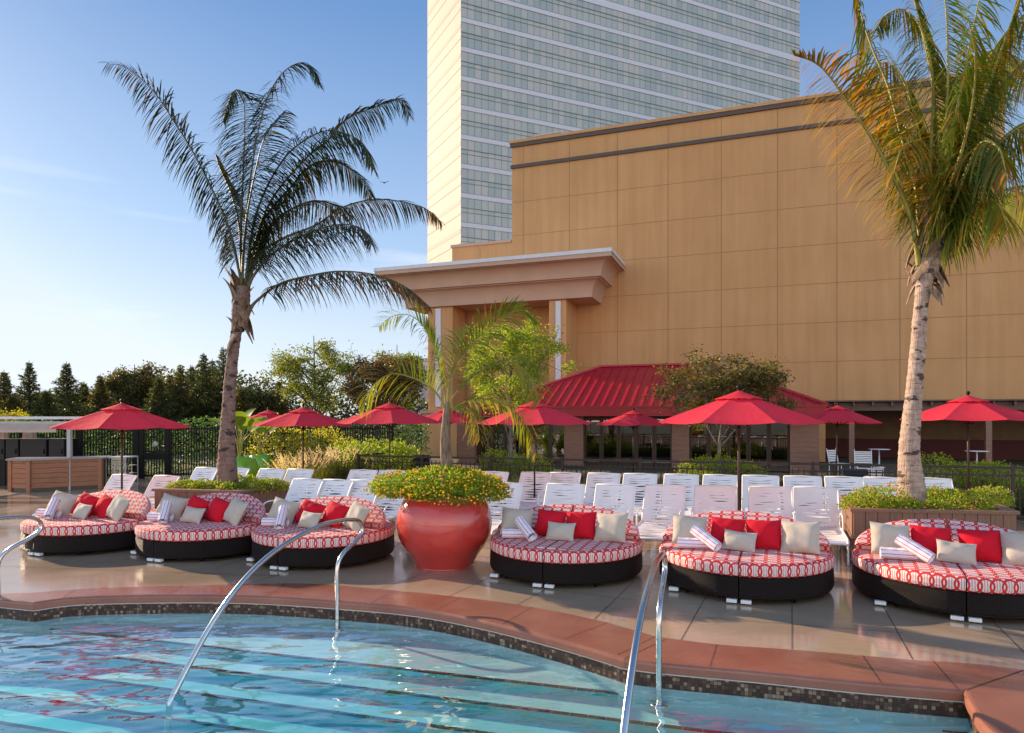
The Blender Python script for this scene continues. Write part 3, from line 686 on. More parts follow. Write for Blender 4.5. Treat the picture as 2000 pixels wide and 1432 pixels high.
for j in range(1, ncol):
    s = j*cw; a = [tp(s-0.02, 6, 0.05), tp(s+0.02, 6, 0.05), tp(s+0.02, TZ, 0.05), tp(s-0.02, TZ, 0.05)]; mbt.quad(*a)
mbt.build('mullions', M['towerline'], tw)
mbt = MB()
ol = Vector((-tl.y, tl.x, 0))
for k in range(-14, 24):
    zt = zb0-k*FL*0.5
    if zt > TZ-1 or zt < 4: continue
    hgt = 0.05 if k % 2 else 0.55
    a = ol*0.02; b = tl*LL+ol*0.02
    mbt.quad((b.x, b.y, zt-hgt-0.8), (a.x, a.y, zt-hgt-0.8), (a.x, a.y, zt-0.8), (b.x, b.y, zt-0.8), mi=(1 if k % 2 else 0))
mbt.build('side_stripes', [M['towerstripe'], M['joint']], tw)

# pale distant building left of the canopy
q = P(770, 815, 62); mb = MB(); mb.box(-0.5, 8, 0, 14, 0, 7.2)
mb.prism([(-0.7, -0.2), (8.2, -0.2), (8.2, 14), (-0.7, 14)], 7.2, 7.45)
o = thing('far_building', 'pale low building far behind the trees left of the canopy', 'building', (q.x, q.y, 0), YAW)
mb.build('wall', M['whitecap'], o); mb = MB()
for k in range(3): mb.box(0.6+k*2.2, 2.0+k*2.2, -0.06, -0.001, 3.2, 5.2)
mb.build('window', M['greypaint'], o)

# ================================================================ PAVILION
pav = thing('pavilion', 'low pavilion with red standing seam hip roof, brown siding piers and dark folding glass doors', 'pavilion', P0, YAW)
eL, eR, eF, rL, rR, rB = -6.72, 6.55, -7.64, -2.49, 2.35, -3.565
zE, zR, zBk = 2.49, 4.35, 2.74
mb = MB()
mb.quad((eL, eF, zE), (eR, eF, zE), (rR, rB, zR), (rL, rB, zR)); mb.v.append((0, 0, 0)); mb.v.pop()
mb.quad((eL, -0.02, zE), (eL, eF, zE), (rL, rB, zR), (rL, -0.02, zR-1.6)); mb.quad((eR, eF, zE), (eR, -0.02, zE), (rR, -0.02, zR-1.6), (rR, rB, zR))
mb.quad((rL, rB, zR), (rR, rB, zR), (rR, -0.02, zR-1.6), (rL, -0.02, zR-1.6))
roof = mb.build('roof', M['red_paint'], pav)
mb = MB(); x = eL+0.22
sl = (zR-zE)/(rB-eF)
while x < eR-0.1:
    run = rB-eF
    if x < rL: run = (x-eL)*(rB-eF)/(rL-eL)
    if x > rR: run = (eR-x)*(rB-eF)/(eR-rR)
    mb.beam((x, eF, zE+0.02), (x, eF+run, zE+sl*run+0.02), 0.03, 0.07)
    x += 0.385
mb.build('standing_seam', M['red_paint'], roof)
mb = MB(); mb.beam((eL, eF, zE+0.03), (rL, rB, zR+0.04), 0.16, 0.08); mb.beam((eR, eF, zE+0.03), (rR, rB, zR+0.04), 0.16, 0.08); mb.beam((rL-0.05, rB, zR+0.04), (rR+0.05, rB, zR+0.04), 0.18, 0.08)
mb.build('ridge_cap', M['red_paint'], roof)
mb = MB(); mb.box(eL, eR, eF, eF+0.06, zE-0.40, zE-0.01); mb.box(eL, eL+0.06, eF+0.06, -0.1, zE-0.40, zE-0.01); mb.box(eR-0.06, eR, eF+0.06, -0.1, zE-0.40, zE-0.01)
mb.box(eL+0.06, eR-0.06, eF+0.06, -0.1, zE-0.40, zE-0.34)
mb.box(eL-0.03, eR+0.03, eF-0.04, eF-0.001, zE-0.07, zE+0.01)
mb.build('fascia', M['red_dark'], pav)
bf = -6.75
piers = [(895, 928), (1102, 1139), (1312, 1346), (1543, 1600)]
pr = []
for l, r_ in piers:
    a0, a1 = apx(l, bf), apx(r_, bf); pr.append((a0, a1))
    mb = MB(); mb.box(a0+0.02, a1-0.02, bf+0.02, bf+0.60, 0, 2.08)
    z = 0.0
    while z < 2.0: mb.box(a0, a1, bf, bf+0.62, z+0.008, min(z+0.178, 2.08)); z += 0.186
    mb.build('pier', M['siding'], pav)
def leaf_door(a0, a1):
    d = MB(); t = 0.075
    d.box(a0, a0+t, bf+0.22, bf+0.28, 0.02, 2.06); d.box(a1-t, a1, bf+0.22, bf+0.28, 0.02, 2.06); d.box(a0+t, a1-t, bf+0.22, bf+0.28, 0.02, 0.22); d.box(a0+t, a1-t, bf+0.22, bf+0.28, 1.97, 2.06)
    dd = d.build('door', M['bronze'], pav)
    g = MB(); g.box(a0+t, a1-t, bf+0.245, bf+0.252, 0.22, 1.97); g.build('pane', M['doorglass'], dd)
for (l, r_) in ((pr[0][1], pr[1][0]), (pr[1][1], pr[2][0]), (pr[2][1], pr[3][0])):
    n = max(2, round((r_-l)/0.72)); w = (r_-l)/n
    for k in range(n): leaf_door(l+k*w+0.008, l+(k+1)*w-0.008)
# interior: tables glimpsed through the glass, back wall and floor
mb = MB(); mb.box(eL+0.7, eR-0.7, -0.6, -0.45, 0, 2.08); mb.box(eL+0.6, eL+0.7, bf+0.6, -0.45, 0, 2.08); mb.box(eR-0.7, eR-0.6, bf+0.6, -0.45, 0, 2.08)
mb.build('interior_wall', M['brownbeam'], pav)

# small stone gate with iron leaves at the left end of the building
gt = thing('service_gate', 'black iron gate between two stone piers left of the tan pier', 'gate', P(745, 815, 27)*1.0, YAW)
gt.location.z = 0
for x in (-1.35, 1.25):
    mb = MB()
    for k in range(8): mb.box(x-0.16, x+0.16, -0.16, 0.16, k*0.2+0.006, k*0.2+0.196)
    mb.box(x-0.14, x+0.14, -0.14, 0.14, 0, 1.6); mb.box(x-0.2, x+0.2, -0.2, 0.2, 1.6, 1.68); mb.build('pier', M['siding'], gt)
mb = MB()
for k in range(20): mb.beam((-1.15+k*0.12, 0, 0.1), (-1.15+k*0.12, 0, 1.5+0.1*math.sin(k*PI/19)), 0.02)
for z in (0.15, 0.9, 1.42): mb.beam((-1.18, 0, z), (1.1, 0, z), 0.03)
mb.build('gate_leaf', M['black'], gt)

# ================================================================ FENCES
def fence_run(name, label, A, B, h, post_every, post_w, pick, pick_w, mat, rails, group=None, pw2=None):
    A = Vector(A); B = Vector(B); L = (B-A).length; d = (B-A)/L
    f = thing(name, label, 'fence', A, math.atan2(d.y, d.x), group)
    mb = MB()
    for z, w in rails: mb.box(0, L, -w/2, w/2, z-w/2, z+w/2)
    mb.build('rail', mat, f)
    mb = MB(); n = int(L/pick)
    for k in range(1, n): mb.box(k*pick-pick_w/2, k*pick+pick_w/2, -pick_w*0.45, pick_w*0.45, 0.06, h-0.10 if len(rails) > 2 else h-0.02)
    mb.build('pickets', mat, f)
    n = max(1, round(L/post_every))
    p = MB(); p.box(-post_w/2, post_w/2, -post_w/2, post_w/2, 0, h+0.02); p.box(-post_w*0.6, post_w*0.6, -post_w*0.6, post_w*0.6, h+0.02, h+0.045)
    me = None
    for k in range(n+1):
        o = p.build('post', mat, f) if me is None else bpy.data.objects.new('post', me)
        if me is None: me = o.data
        else: COL.objects.link(o); o.parent = f
        o.location = (L*k/n, 0, 0)
    return f
fence_run('low_fence', 'low dark picket fence running behind the white loungers in front of the pavilion', (-4.0, 17.3, 0), (11.6, 12.6, 0), 1.06, 1.75, 0.06, 0.115, 0.020, M['fence'], [(1.05, 0.045), (0.90, 0.03), (0.10, 0.03)])
fence_run('low_fence', 'short return of the low dark fence beside the ornamental grass', (-4.0, 17.36, 0), (-3.2, 19.4, 0), 1.06, 1.75, 0.06, 0.115, 0.020, M['fence'], [(1.05, 0.045), (0.90, 0.03), (0.10, 0.03)])
fence_run('tall_fence', 'tall black fence with hedge behind it at the far left of the pool deck', (-17.5, 21.2, 0), (-12.6, 22.3, 0), 1.78, 1.6, 0.15, 0.085, 0.032, M['black'], [(1.66, 0.05), (0.12, 0.05)])
fence_run('tall_fence', 'tall black fence behind the green pots and the left palm trunk', (-11.55, 22.5, 0), (-4.2, 23.4, 0), 1.78, 1.75, 0.08, 0.085, 0.030, M['black'], [(1.66, 0.05), (0.12, 0.05)])
g = thing('black_gate', 'black metal gate with lock panel in the tall fence', 'gate', (-12.5, 22.35, 0), math.atan2(0.15, 0.95))
mb = MB(); mb.box(0, 0.14, -0.07, 0.07, 0, 1.83); mb.box(0.82, 0.94, -0.06, 0.06, 0, 1.83); mb.build('gate_post', M['black'], g)
mb = MB()
for k in range(8): mb.box(0.18+k*0.085, 0.21+k*0.085, -0.015, 0.015, 0.08, 1.75)
for z in (0.08, 0.9, 1.68): mb.box(0.145, 0.815, -0.025, 0.025, z-0.03, z+0.03)
mb.box(0.145, 0.815, -0.04, -0.026, 0.62, 0.86); mb.build('gate_leaf', M['black'], g)
mb = MB(); mb.lathe([(0.0, 0), (0.09, 0), (0.09, 0.02), (0, 0.02)], 16); o = mb.build('round_plate', M['greypaint'], g); o.rotation_euler = (R(90), 0, 0); o.location = (0.5, -0.03, 1.15)

# ================================================================ DAYBEDS
RB = 1.005
def make_daybed():
    t = thing('daybed', '', 'daybed', group='round daybeds along the pool edge')
    def arc(r, a0, a1, n): return [(r*math.cos(a0+(a1-a0)*k/n), r*math.sin(a0+(a1-a0)*k/n)) for k in range(n+1)]
    for s in (1, -1):
        a0, a1 = (-PI/2, PI/2) if s > 0 else (PI/2, 3*PI/2)
        g = 0.006*s
        # wicker shell: slightly drawn in at the foot
        mb = MB(); prof = [(0.90*RB, 0.055), (0.985*RB, 0.062), (1.0*RB, 0.10), (1.0*RB, 0.20), (0.995*RB, 0.292), (0.975*RB, 0.30), (0.90*RB, 0.30)]; n = 40
        rows = [[(x+g, y, z) for x, y in arc(r, a0, a1, n)] for r, z in prof]
        for (r0, r1, pa, pb) in zip(rows[:-1], rows[1:], prof[:-1], prof[1:]):
            for k in range(n):
                u0, u1 = RB*PI*k/n, RB*PI*(k+1)/n
                va, vb = pa[1]+(RB-pa[0]), pb[1]+(RB-pb[0])
                if pb[1] >= 0.292: va, vb = pa[1]+0, 0.30+(RB-pb[0])
                mb.quad(r0[k], r0[k+1], r1[k+1], r1[k], uv=[(u0, va), (u1, va), (u1, vb), (u0, vb)], sm=True)
        # flat seam face along the split and a top deck
        y0 = RB*0.985
        mb.quad((g, -y0, 0.06), (g, y0, 0.06), (g, y0, 0.298), (g, -y0, 0.298), uv=[(0, 0.06), (2*y0, 0.06), (2*y0, 0.298), (0, 0.298)])
        base = mb.build('wicker_base', M['wicker'], t)
        md = MB(); c = [(g, 0, 0.299)]+[(x+g, y, 0.299) for x, y in arc(0.92*RB, a0, a1, 24)]; n0 = 0; md.v = c
        for k in range(24): md.face((0, k+1, k+2))
        md.build('deck_panel', M['wicker'], base)
        # seat cushion: rounded edge, split along y
        mb = MB(); rr = 0.995*RB; T0, T1 = 0.298, 0.452
        prof = [(rr-0.03, T0, 0), (rr-0.004, T0+0.016, 0), (rr+0.008, T0+0.05, 0), (rr+0.008, T1-0.045, 0), (rr-0.006, T1-0.014, 0), (rr-0.035, T1, 1), (rr-0.12, T1+0.006, 1)]
        n = 56; hh = T1-T0
        rows = [[(x+g, y, z) for x, y in arc(r, a0, a1, n)] for r, z, _ in prof]
        for q, (r0, r1) in enumerate(zip(rows[:-1], rows[1:])):
            for k in range(n):
                u0, u1 = rr*PI*k/n, rr*PI*(k+1)/n
                if q < 5:
                    va, vb = (prof[q][1]-T0)/hh*0.134+0.001, (prof[q+1][1]-T0)/hh*0.134+0.001; w0_, w1_ = u0*0.87, u1*0.87
                    uv = [(va, w0_), (va, w1_), (vb, w1_), (vb, w0_)]
                else: uv = [(p[0], p[1]) for p in (r0[k], r0[k+1], r1[k+1], r1[k])]
                mb.quad(r0[k], r0[k+1], r1[k+1], r1[k], uv=uv, sm=True)
        # top: strips of x for a slightly quilted surface
        top = rows[-1]; ce = [(g, p[1]*0.999, prof[-1][1]+0.004) for p in top]
        for k in range(n):
            a, b_, c_, d_ = top[k], top[k+1], ce[k+1], ce[k]
            ma = tuple((np_+nq)/2 for np_, nq in zip(a, d_)); mb2 = tuple((np_+nq)/2 for np_, nq in zip(b_, c_))
            ma = (ma[0], ma[1], ma[2]+0.008); mb2 = (mb2[0], mb2[1], mb2[2]+0.008)
            for Q in ((a, b_, mb2, ma), (ma, mb2, c_, d_)): mb.quad(*Q, uv=[(p[0], p[1]) for p in Q], sm=True)
        # split face
        mb.quad((g, -rr+0.02, T0), (g, rr-0.02, T0), (g, rr-0.02, T1), (g, -rr+0.02, T1), uv=[(0, 0), (0, 2), (0.15, 2), (0.15, 0)])
        mb.build('seat_cushion', M['rings'], t)
        # reclining back cushion: half disc tilted up
        TH = R(31); y_h = 0.04; LB = 0.57; th = 0.10
        def bp(u, w, h):    # u across, w up the panel, h normal offset
            return (u+g*2.2, y_h+w*math.cos(TH)-h*math.sin(TH), 0.455+w*math.sin(TH)+h*math.cos(TH))
        mb = MB(); W = 0.95*RB
        ring = []
        n = 26
        for k in range(n+1):
            a = PI/2*k/n; ring.append((s*W*math.cos(a), LB*math.sin(a)))
        lay = [(1.0, 0.0), (1.012, th*0.3), (1.012, th*0.7), (0.985, th), (0.90, th*1.08)]
        rows = [[(u*f, w*f) for u, w in ring] for f, h in lay]
        for q in range(len(lay)-1):
            for k in range(n):
                pa = [(rows[q][k], lay[q][1]), (rows[q][k+1], lay[q][1]), (rows[q+1][k+1], lay[q+1][1]), (rows[q+1][k], lay[q+1][1])]
                L0 = 1.45*k/n*1.1; L1 = 1.45*(k+1)/n*1.1
                uv = [(0.03, L0), (0.03, L1), (0.13, L1), (0.13, L0)] if q < 3 else [(p[0][0], p[0][1]) for p in pa]
                mb.quad(*[bp(p[0][0], p[0][1], p[1]) for p in pa], uv=uv, sm=True)
        top = rows[-1]
        for k in range(n):
            a, b_ = top[k], top[k+1]
            Q = [a, b_, (0, b_[1]), (0, a[1])]
            mb.quad(*[bp(p[0], p[1], th*1.08) for p in Q], uv=Q, sm=True)
        mb.quad(bp(0, 0, 0), bp(0, LB, 0), bp(0, LB, th), bp(0, 0, th), uv=[(0, 0), (0, 1), (0.1, 1), (0.1, 0)])
        u = [(p[0], p[1]) for p in ring]
        mb.quad(bp(0, 0, 0), bp(s*W, 0, 0), bp(s*W, 0, th), bp(0, 0, th), uv=[(0, 0), (1, 0), (1, .1), (0, .1)])
        mb.build('back_cushion', M['rings'], t)
        # frame plate that carries the back
        mb = MB(); mb.v = [bp(x*0.97, y*0.97, -0.012) for x, y in [(0, 0)]+ring]
        for k in range(n): mb.face((0, k+1, k+2))
        mb.build('back_plate', M['wicker'], t)
    blk = MB(); blk.box(-0.055, 0.055, -0.03, 0.03, 0.012, 0.050)
    for x, y in ((-0.075, -RB*0.97), (0.075, -RB*0.97), (-0.74, -0.70)):
        o = blk.build('foot_block', M['whitebox'], t, bevel=0.004); o.location = (x, y, 0)
    lg = MB(); lg.lathe([(0, 0), (0.018, 0), (0.018, 0.07), (0, 0.07)], 10)
    for a in (0.2, 1.3, 2.1, 3.0, 4.0, 5.4):
        o = lg.build('leg', M['black'], t); o.location = (0.9*math.cos(a), 0.9*math.sin(a), 0)
    return t
bed0 = make_daybed()
beds = [  # front seam px, ground y px, direction slope
    ((68, 1086), 0.40), ((302, 1098), 0.395), ((544, 1114), 0.40), ((1061, 1149), 0.37), ((1443, 1180), 0.40), ((1887, 1215), 0.50)]
order = ['leftmost daybed', 'second daybed from the left', 'daybed just left of the red pot', 'daybed just right of the red pot', 'second daybed from the right', 'rightmost daybed']
blab = ['round red and white ring print daybed at the far left end of the row', 'round red and white daybed, second from the left, in front of the left planter', 'round red and white daybed behind the curved handrail left of the red pot',
        'round red and white daybed just right of the big red pot', 'round red and white daybed second from the right, behind the right handrail', 'round red and white daybed cut by the right edge, in front of the wooden planter']

def pillow_mesh(w, h, t, seed=0, n=18):
    rnd = random.Random(seed); mb = MB(); ph = [rnd.uniform(0, 6) for _ in range(6)]
    def pt(i, j, side):
        u = -1+2*i/n; v = -1+2*j/n
        pin = 1-0.055*(1-v*v) if True else 1
        x = u*w/2*(1-0.06*(1-v*v)*abs(u)**2*1.0); z = v*h/2*(1-0.07*(1-u*u)*abs(v)**2)
        th = t/2*(max(0, 1-abs(u)**2.6)**0.62)*(max(0, 1-abs(v)**2.6)**0.62)
        wr = 0.05*t*(math.sin(5*u+ph[0]+2*v)*math.sin(4*v+ph[1])+0.6*math.sin(9*u*v+ph[2]))*(1-max(abs(u), abs(v))**4)
        return (x, side*(th+wr)+0.012*math.sin(2*u+ph[3]), z)
    for side in (-1, 1):
        n0 = len(mb.v)
        for j in range(n+1):
            for i in range(n+1): mb.v.append(pt(i, j, side))
        for j in range(n):
            for i in range(n):
                a = n0+j*(n+1)+i; f = (a, a+1, a+n+2, a+n+1)
                mb.face(f if side < 0 else f[::-1], None, 0, True)
    return mb
pil = {}
for key, (w, h, t, m_) in {'beige_a': (0.43, 0.39, 0.19, 'beige'), 'beige_b': (0.44, 0.39, 0.18, 'beige'), 'red_a': (0.41, 0.37, 0.17, 'redpil'), 'red_b': (0.41, 0.37, 0.17, 'redpil'), 'small': (0.38, 0.25, 0.13, 'beige')}.items():
    o = pillow_mesh(w, h, t, hash(key) % 1000 if False else len(key)*7+ord(key[-1])).build('pillow', M[m_]); pil[key] = o
first = {k: True for k in pil}
def put(key, root, local, yaw, lean, roll, label, group):
    if first[key]: o = pil[key]; first[key] = False
    else: o = pil[key].copy(); COL.objects.link(o)
    Mx = Matrix.Translation(root.location) @ Matrix.Rotation(root.rotation_euler.z, 4, 'Z') @ Matrix.Translation(local) @ Matrix.Rotation(yaw, 4, 'Z') @ Matrix.Rotation(lean, 4, 'X') @ Matrix.Rotation(roll, 4, 'Y')
    o.matrix_world = Mx; o.location = Mx.to_translation(); o.rotation_euler = Mx.to_euler()
    tag(o, label, 'pillow', group)
def towel_mesh(L, r, seed):
    mb = MB(); k = 28; n = 16
    for i in range(n+1):
        x = -L/2+L*i/n; rr = r*(1+0.03*math.sin(i*1.3+seed))
        for j in range(k+1):
            a = 2*PI*j/k; q = rr*(1+0.02*math.sin(3*a+seed))
            if j == k: q *= 1.07
            mb.v.append((x, q*math.cos(a), q*math.sin(a)*0.93))
    for i in range(n):
        for j in range(k):
            a = i*(k+1)+j; mb.face((a, a+1, a+k+2, a+k+1), [(j/k, i/n), ((j+1)/k, i/n), ((j+1)/k, (i+1)/n), (j/k, (i+1)/n)], 0, True)
    for e in (0, n):       # spiral ends
        x = -L/2+L*e/n; sgn = -1 if e == 0 else 1
        for q in range(4):
            r0 = r*(1-q*0.24); r1 = r*(1-q*0.24-0.17); xi = x-sgn*0.004*q
            for j in range(k):
                a, b_ = 2*PI*j/k, 2*PI*(j+1)/k
                mb.quad((xi, r0*math.cos(a), r0*math.sin(a)*.93), (xi, r0*math.cos(b_), r0*math.sin(b_)*.93), (xi-sgn*0.012, r1*math.cos(b_), r1*math.sin(b_)*.93), (xi-sgn*0.012, r1*math.cos(a), r1*math.sin(a)*.93), uv=[(0.5/9+.0, 0)]*4 if False else [(0, 0)]*4)
        for j in range(0, k, 2):  # fringe tassels
            a = 2*PI*j/k+0.2*math.sin(j*7+seed); p = (x, r*math.cos(a), r*math.sin(a)*.93); p2 = (x+sgn*(0.022+0.008*math.sin(j*5)), p[1]*1.04, p[2]*1.02)
            mb.quad((p[0], p[1]-0.003, p[2]), (p[0], p[1]+0.003, p[2]), (p2[0], p2[1]+0.002, p2[2]), (p2[0], p2[1]-0.002, p2[2]), uv=[(0, 0)]*4)
    return mb
tw0 = towel_mesh(0.36, 0.068, 1).build('rolled_towel', M['towel']); tw1 = towel_mesh(0.38, 0.068, 3).build('rolled_towel', M['towel']); tfirst = [True, True]
TOP = 0.462
for i, ((px, py), sl_) in enumerate(beds):
    fp = G(px, py); d = Vector((sl_, 1, 0)).normalized(); c = fp+d*(RB-0.02)
    rz = -math.atan2(d.x, d.y)
    b_ = bed0 if i == 0 else dup(bed0)
    b_.location = c; b_.rotation_euler.z = rz; b_['label'] = blab[i]
    root = b_; who = order[i]
    jr = random.Random(i+5)
    J = lambda a: jr.uniform(-a, a)
    left = i < 3
    lx = [-0.62, -0.20, 0.24, 0.66]; yb = -0.10
    put('beige_a', root, (lx[0]+J(.02), yb-0.07, TOP+0.178), R(14)+J(.08), R(-25)+J(.06), R(4 if not left else 12), 'left beige square pillow on the '+who, 'square beige pillows on the daybeds')
    put('red_a', root, (lx[1]+J(.02), yb+0.03, TOP+0.168), R(3)+J(.08), R(-26), R(3 if not left else 14), 'left red pillow on the '+who, 'red pillows on the daybeds')
    put('red_b', root, (lx[2]+J(.02), yb+0.02, TOP+0.168), R(-4)+J(.08), R(-25), R(-3 if not left else 12), 'right red pillow on the '+who, 'red pillows on the daybeds')
    put('beige_b', root, (lx[3]+J(.02), yb-0.06, TOP+0.178), R(-12)+J(.08), R(-25)+J(.06), R(-3 if not left else 14), 'right beige square pillow on the '+who, 'square beige pillows on the daybeds')
    put('small', root, (0.03+J(.06), yb-0.22, TOP+0.115), R(-2)+J(.14), R(-30), R(2)+J(.06), 'small beige pillow in front on the '+who, 'small beige pillows on the daybeds')
    for q, (src, loc, e, lab) in enumerate(((tw0, (-0.55, -0.42, TOP+0.07), (0, 0, R(12)), 'lower striped towel roll lying flat on the '+who), (tw1, (-0.40, -0.47, TOP+0.15), (0, R(26), R(-35)), 'upper striped towel roll leaning on the '+who))):
        o = src if tfirst[q] else src.copy()
        if not tfirst[q]: COL.objects.link(o)
        tfirst[q] = False
        if left: e = (e[0], e[1]+(R(12) if q else 0), e[2]+(R(-20) if q else 0))
        Mx = Matrix.Translation(root.location) @ Matrix.Rotation(rz, 4, 'Z') @ Matrix.Translation(loc)
        o.location = Mx.to_translation(); o.rotation_euler = (e[0], e[1], e[2]+rz+J(.15)); tag(o, lab, 'towel', 'rolled striped towels on the daybeds')

# ================================================================ SUN LOUNGERS
def make_lounger():
    t = thing('sun_lounger', '', 'sun lounger', group='white strap sun loungers in two rows')
    W = 0.67
    seat = catmull([(0, 0.02, 0.30), (0, 0.10, 0.352), (0, 0.5, 0.36), (0, 1.17, 0.365)], 5)
    back = catmull([(0, 1.19, 0.37), (0, 1.32, 0.56), (0, 1.46, 0.78), (0, 1.56, 0.915)], 5)
    def sheet(path, name, period, seed):
        rnd = random.Random(seed)
        Ls = [0]
        for a, b_ in zip(path[:-1], path[1:]): Ls.append(Ls[-1]+(b_-a).length)
        def at(s):
            s = min(max(s, 0), Ls[-1])
            for k in range(len(path)-1):
                if s <= Ls[k+1]+1e-9: f = (s-Ls[k])/(Ls[k+1]-Ls[k]); return path[k].lerp(path[k+1], f)
            return path[-1]
        mb = MB(); ns = int(Ls[-1]/period); nx = 18; hw = W/2-0.022
        sl = []      # slit centres with wavy outlines
        for k in range(1, ns):
            ph = rnd.uniform(0, 6); le = rnd.uniform(-0.27, -0.20); ri = rnd.uniform(0.20, 0.27); am = rnd.uniform(0.004, 0.009)
            row = []
            for i in range(nx+1):
                x = -hw+2*hw*i/nx; f = 0
                if le < x < ri: f = max(0, math.sin(PI*(x-le)/(ri-le)))**0.7
                cy = k*period+am*math.sin(9*x+ph); gp = 0.0125*f*(0.75+0.5*math.sin(11*x+ph*2))
                row.append((cy-gp, cy+gp))
            sl.append(row)
        lo = [(0.0, 0.0)]*(nx+1)
        edges = [lo]+sl+[[(Ls[-1], Ls[-1])]*(nx+1)]
        for a, b_ in zip(edges[:-1], edges[1:]):
            for i in range(nx):
                x0 = -hw+2*hw*i/nx; x1 = -hw+2*hw*(i+1)/nx
                p = [(x0, a[i][1]), (x1, a[i+1][1]), (x1, b_[i+1][0]), (x0, b_[i][0])]
                q = []
                for x, s_ in p:
                    v = at(s_); q.append((x, v.y+0.012*math.cos(x*5)*0, v.z-0.012*math.cos(x/hw*PI/2)))
                mb.quad(*q, sm=True)
                q2 = [(a_[0], a_[1]+0.004, a_[2]-0.003) for a_ in q][::-1]
                mb.quad(*q2, sm=True)
        mb.build(name, M['strap'], t)
    sheet(seat, 'seat', 0.058, 3); sheet(back, 'backrest', 0.056, 8)
    mb = MB()
    for s in (-1, 1):
        x = s*(W/2-0.012)
        mb.tube([(x, p.y, p.z) for p in seat], 0.015, 8); mb.tube([(x, p.y, p.z) for p in back], 0.014, 8)
    mb.tube([(-W/2+0.012, seat[0].y, seat[0].z), (W/2-0.012, seat[0].y, seat[0].z)], 0.015, 8)
    mb.tube([(-W/2+0.012, back[-1].y, back[-1].z), (0, back[-1].y+0.008, back[-1].z+0.010), (W/2-0.012, back[-1].y, back[-1].z)], 0.014, 8)
    mb.tube([(-W/2+0.02, 0.95, 0.345), (W/2-0.02, 0.95, 0.345)], 0.012, 8)
    mb.build('frame', M['white'], t)
    for s in (-1, 1):
        x = s*(W/2-0.012)
        mb = MB(); mb.tube(catmull([(x, 0.07, 0.33), (x, 0.06, 0.22), (x, 0.04, 0.0)], 4), 0.014, 8); mb.build('leg', M['white'], t)
        mb = MB(); mb.tube(catmull([(x, 1.05, 0.35), (x, 1.12, 0.2), (x, 1.20, 0.0)], 4), 0.014, 8); mb.build('leg', M['white'], t)
        mb = MB(); mb.tube(catmull([(x, 0.72, 0.36), (x, 0.74, 0.52), (x, 0.86, 0.585), (x, 1.15, 0.57), (x, 1.27, 0.50)], 5), 0.013, 8); mb.build('armrest', M['white'], t)
        mb = MB(); mb.tube([(x*0.9, 1.40, 0.66), (x*0.9, 1.34, 0.30), (x*0.9, 1.22, 0.02)], 0.010, 8); mb.build('back_stay', M['white'], t)
    return t
lg0 = make_lounger()
def depth_line(px, tab):
    for (a, ya), (b_, yb_) in zip(tab[:-1], tab[1:]):
        if px <= b_: return ya+(yb_-ya)*(px-a)/(b_-a)
    return tab[-1][1]
front = [(244, 'just left of the left planter, farthest left in the front row'), (327, 'half behind the second daybed and the left planter corner'), (603, 'right beside the right side of the left planter'), (661, 'behind the third daybed, second right of the left planter'),
         (715, 'behind the third daybed, third right of the left planter'), (768, 'half hidden left of the red pot, front row'), (986, 'right behind the red pot with its lantana, front row'), (1106, 'front row, behind the left half of the daybed beside the red pot'), (1203, 'front row, behind the right half of the daybed beside the pot'),
         (1300, 'front row, in the gap right of the daybed beside the pot'), (1398, 'front row, left of the big umbrella pole'), (1505, 'front row, right of the big umbrella pole'), (1593, 'front row, with its whole seat showing left of the right planter')]
back = [(405, 'back row, left of the brown palm trunk'), (465, 'back row, right of the brown palm trunk above the planter flowers'), (533, 'back row, below the green pots'), (588, 'back row, behind the umbrella pole beside the grasses'), (711, 'back row, by the end of the low fence'),
        (768, 'back row, behind the umbrella pole left of the red pot lantana'), (965, 'back row, peeking out right of the red pot lantana'), (1048, 'back row, behind the umbrella pole right of the red pot'), (1104, 'back row, right of the umbrella pole right of the red pot'),
        (1180, 'back row, below the red umbrella left of the middle'), (1251, 'back row, left of the far umbrella pole behind the fence'), (1331, 'back row, between the far umbrella pole and the big umbrella pole'), (1408, 'back row, immediately left of the big umbrella pole'), (1485, 'back row, immediately right of the big umbrella pole'),
        (1567, 'back row, third from the bin'), (1648, 'back row, beside the black bin behind the fence'), (1725, 'back row, left of the pale palm trunk'), (1818, 'back row, right of the pale palm trunk')]
ft = [(0, 13.6), (244, 13.0), (661, 11.96), (1106, 11.24), (1593, 10.68), (2000, 10.2)]; bt = [(0, 16), (533, 14.5), (1048, 13.6), (1648, 12.56), (2000, 12.0)]
jr = random.Random(4); ii = 0
for row, tab, w_ in ((front, ft, 'front'), (back, bt, 'back')):
    for px, desc in row:
        Yt = depth_line(px, tab); T_ = P(px, 815, Yt); yaw = R(-20)+jr.uniform(-0.035, 0.035)
        o = lg0 if ii == 0 else dup(lg0)
        o.location = (T_.x+math.sin(yaw)*1.56, T_.y-math.cos(yaw)*1.56, 0); o.rotation_euler.z = yaw; o['label'] = 'white strap lounger, '+desc; ii += 1

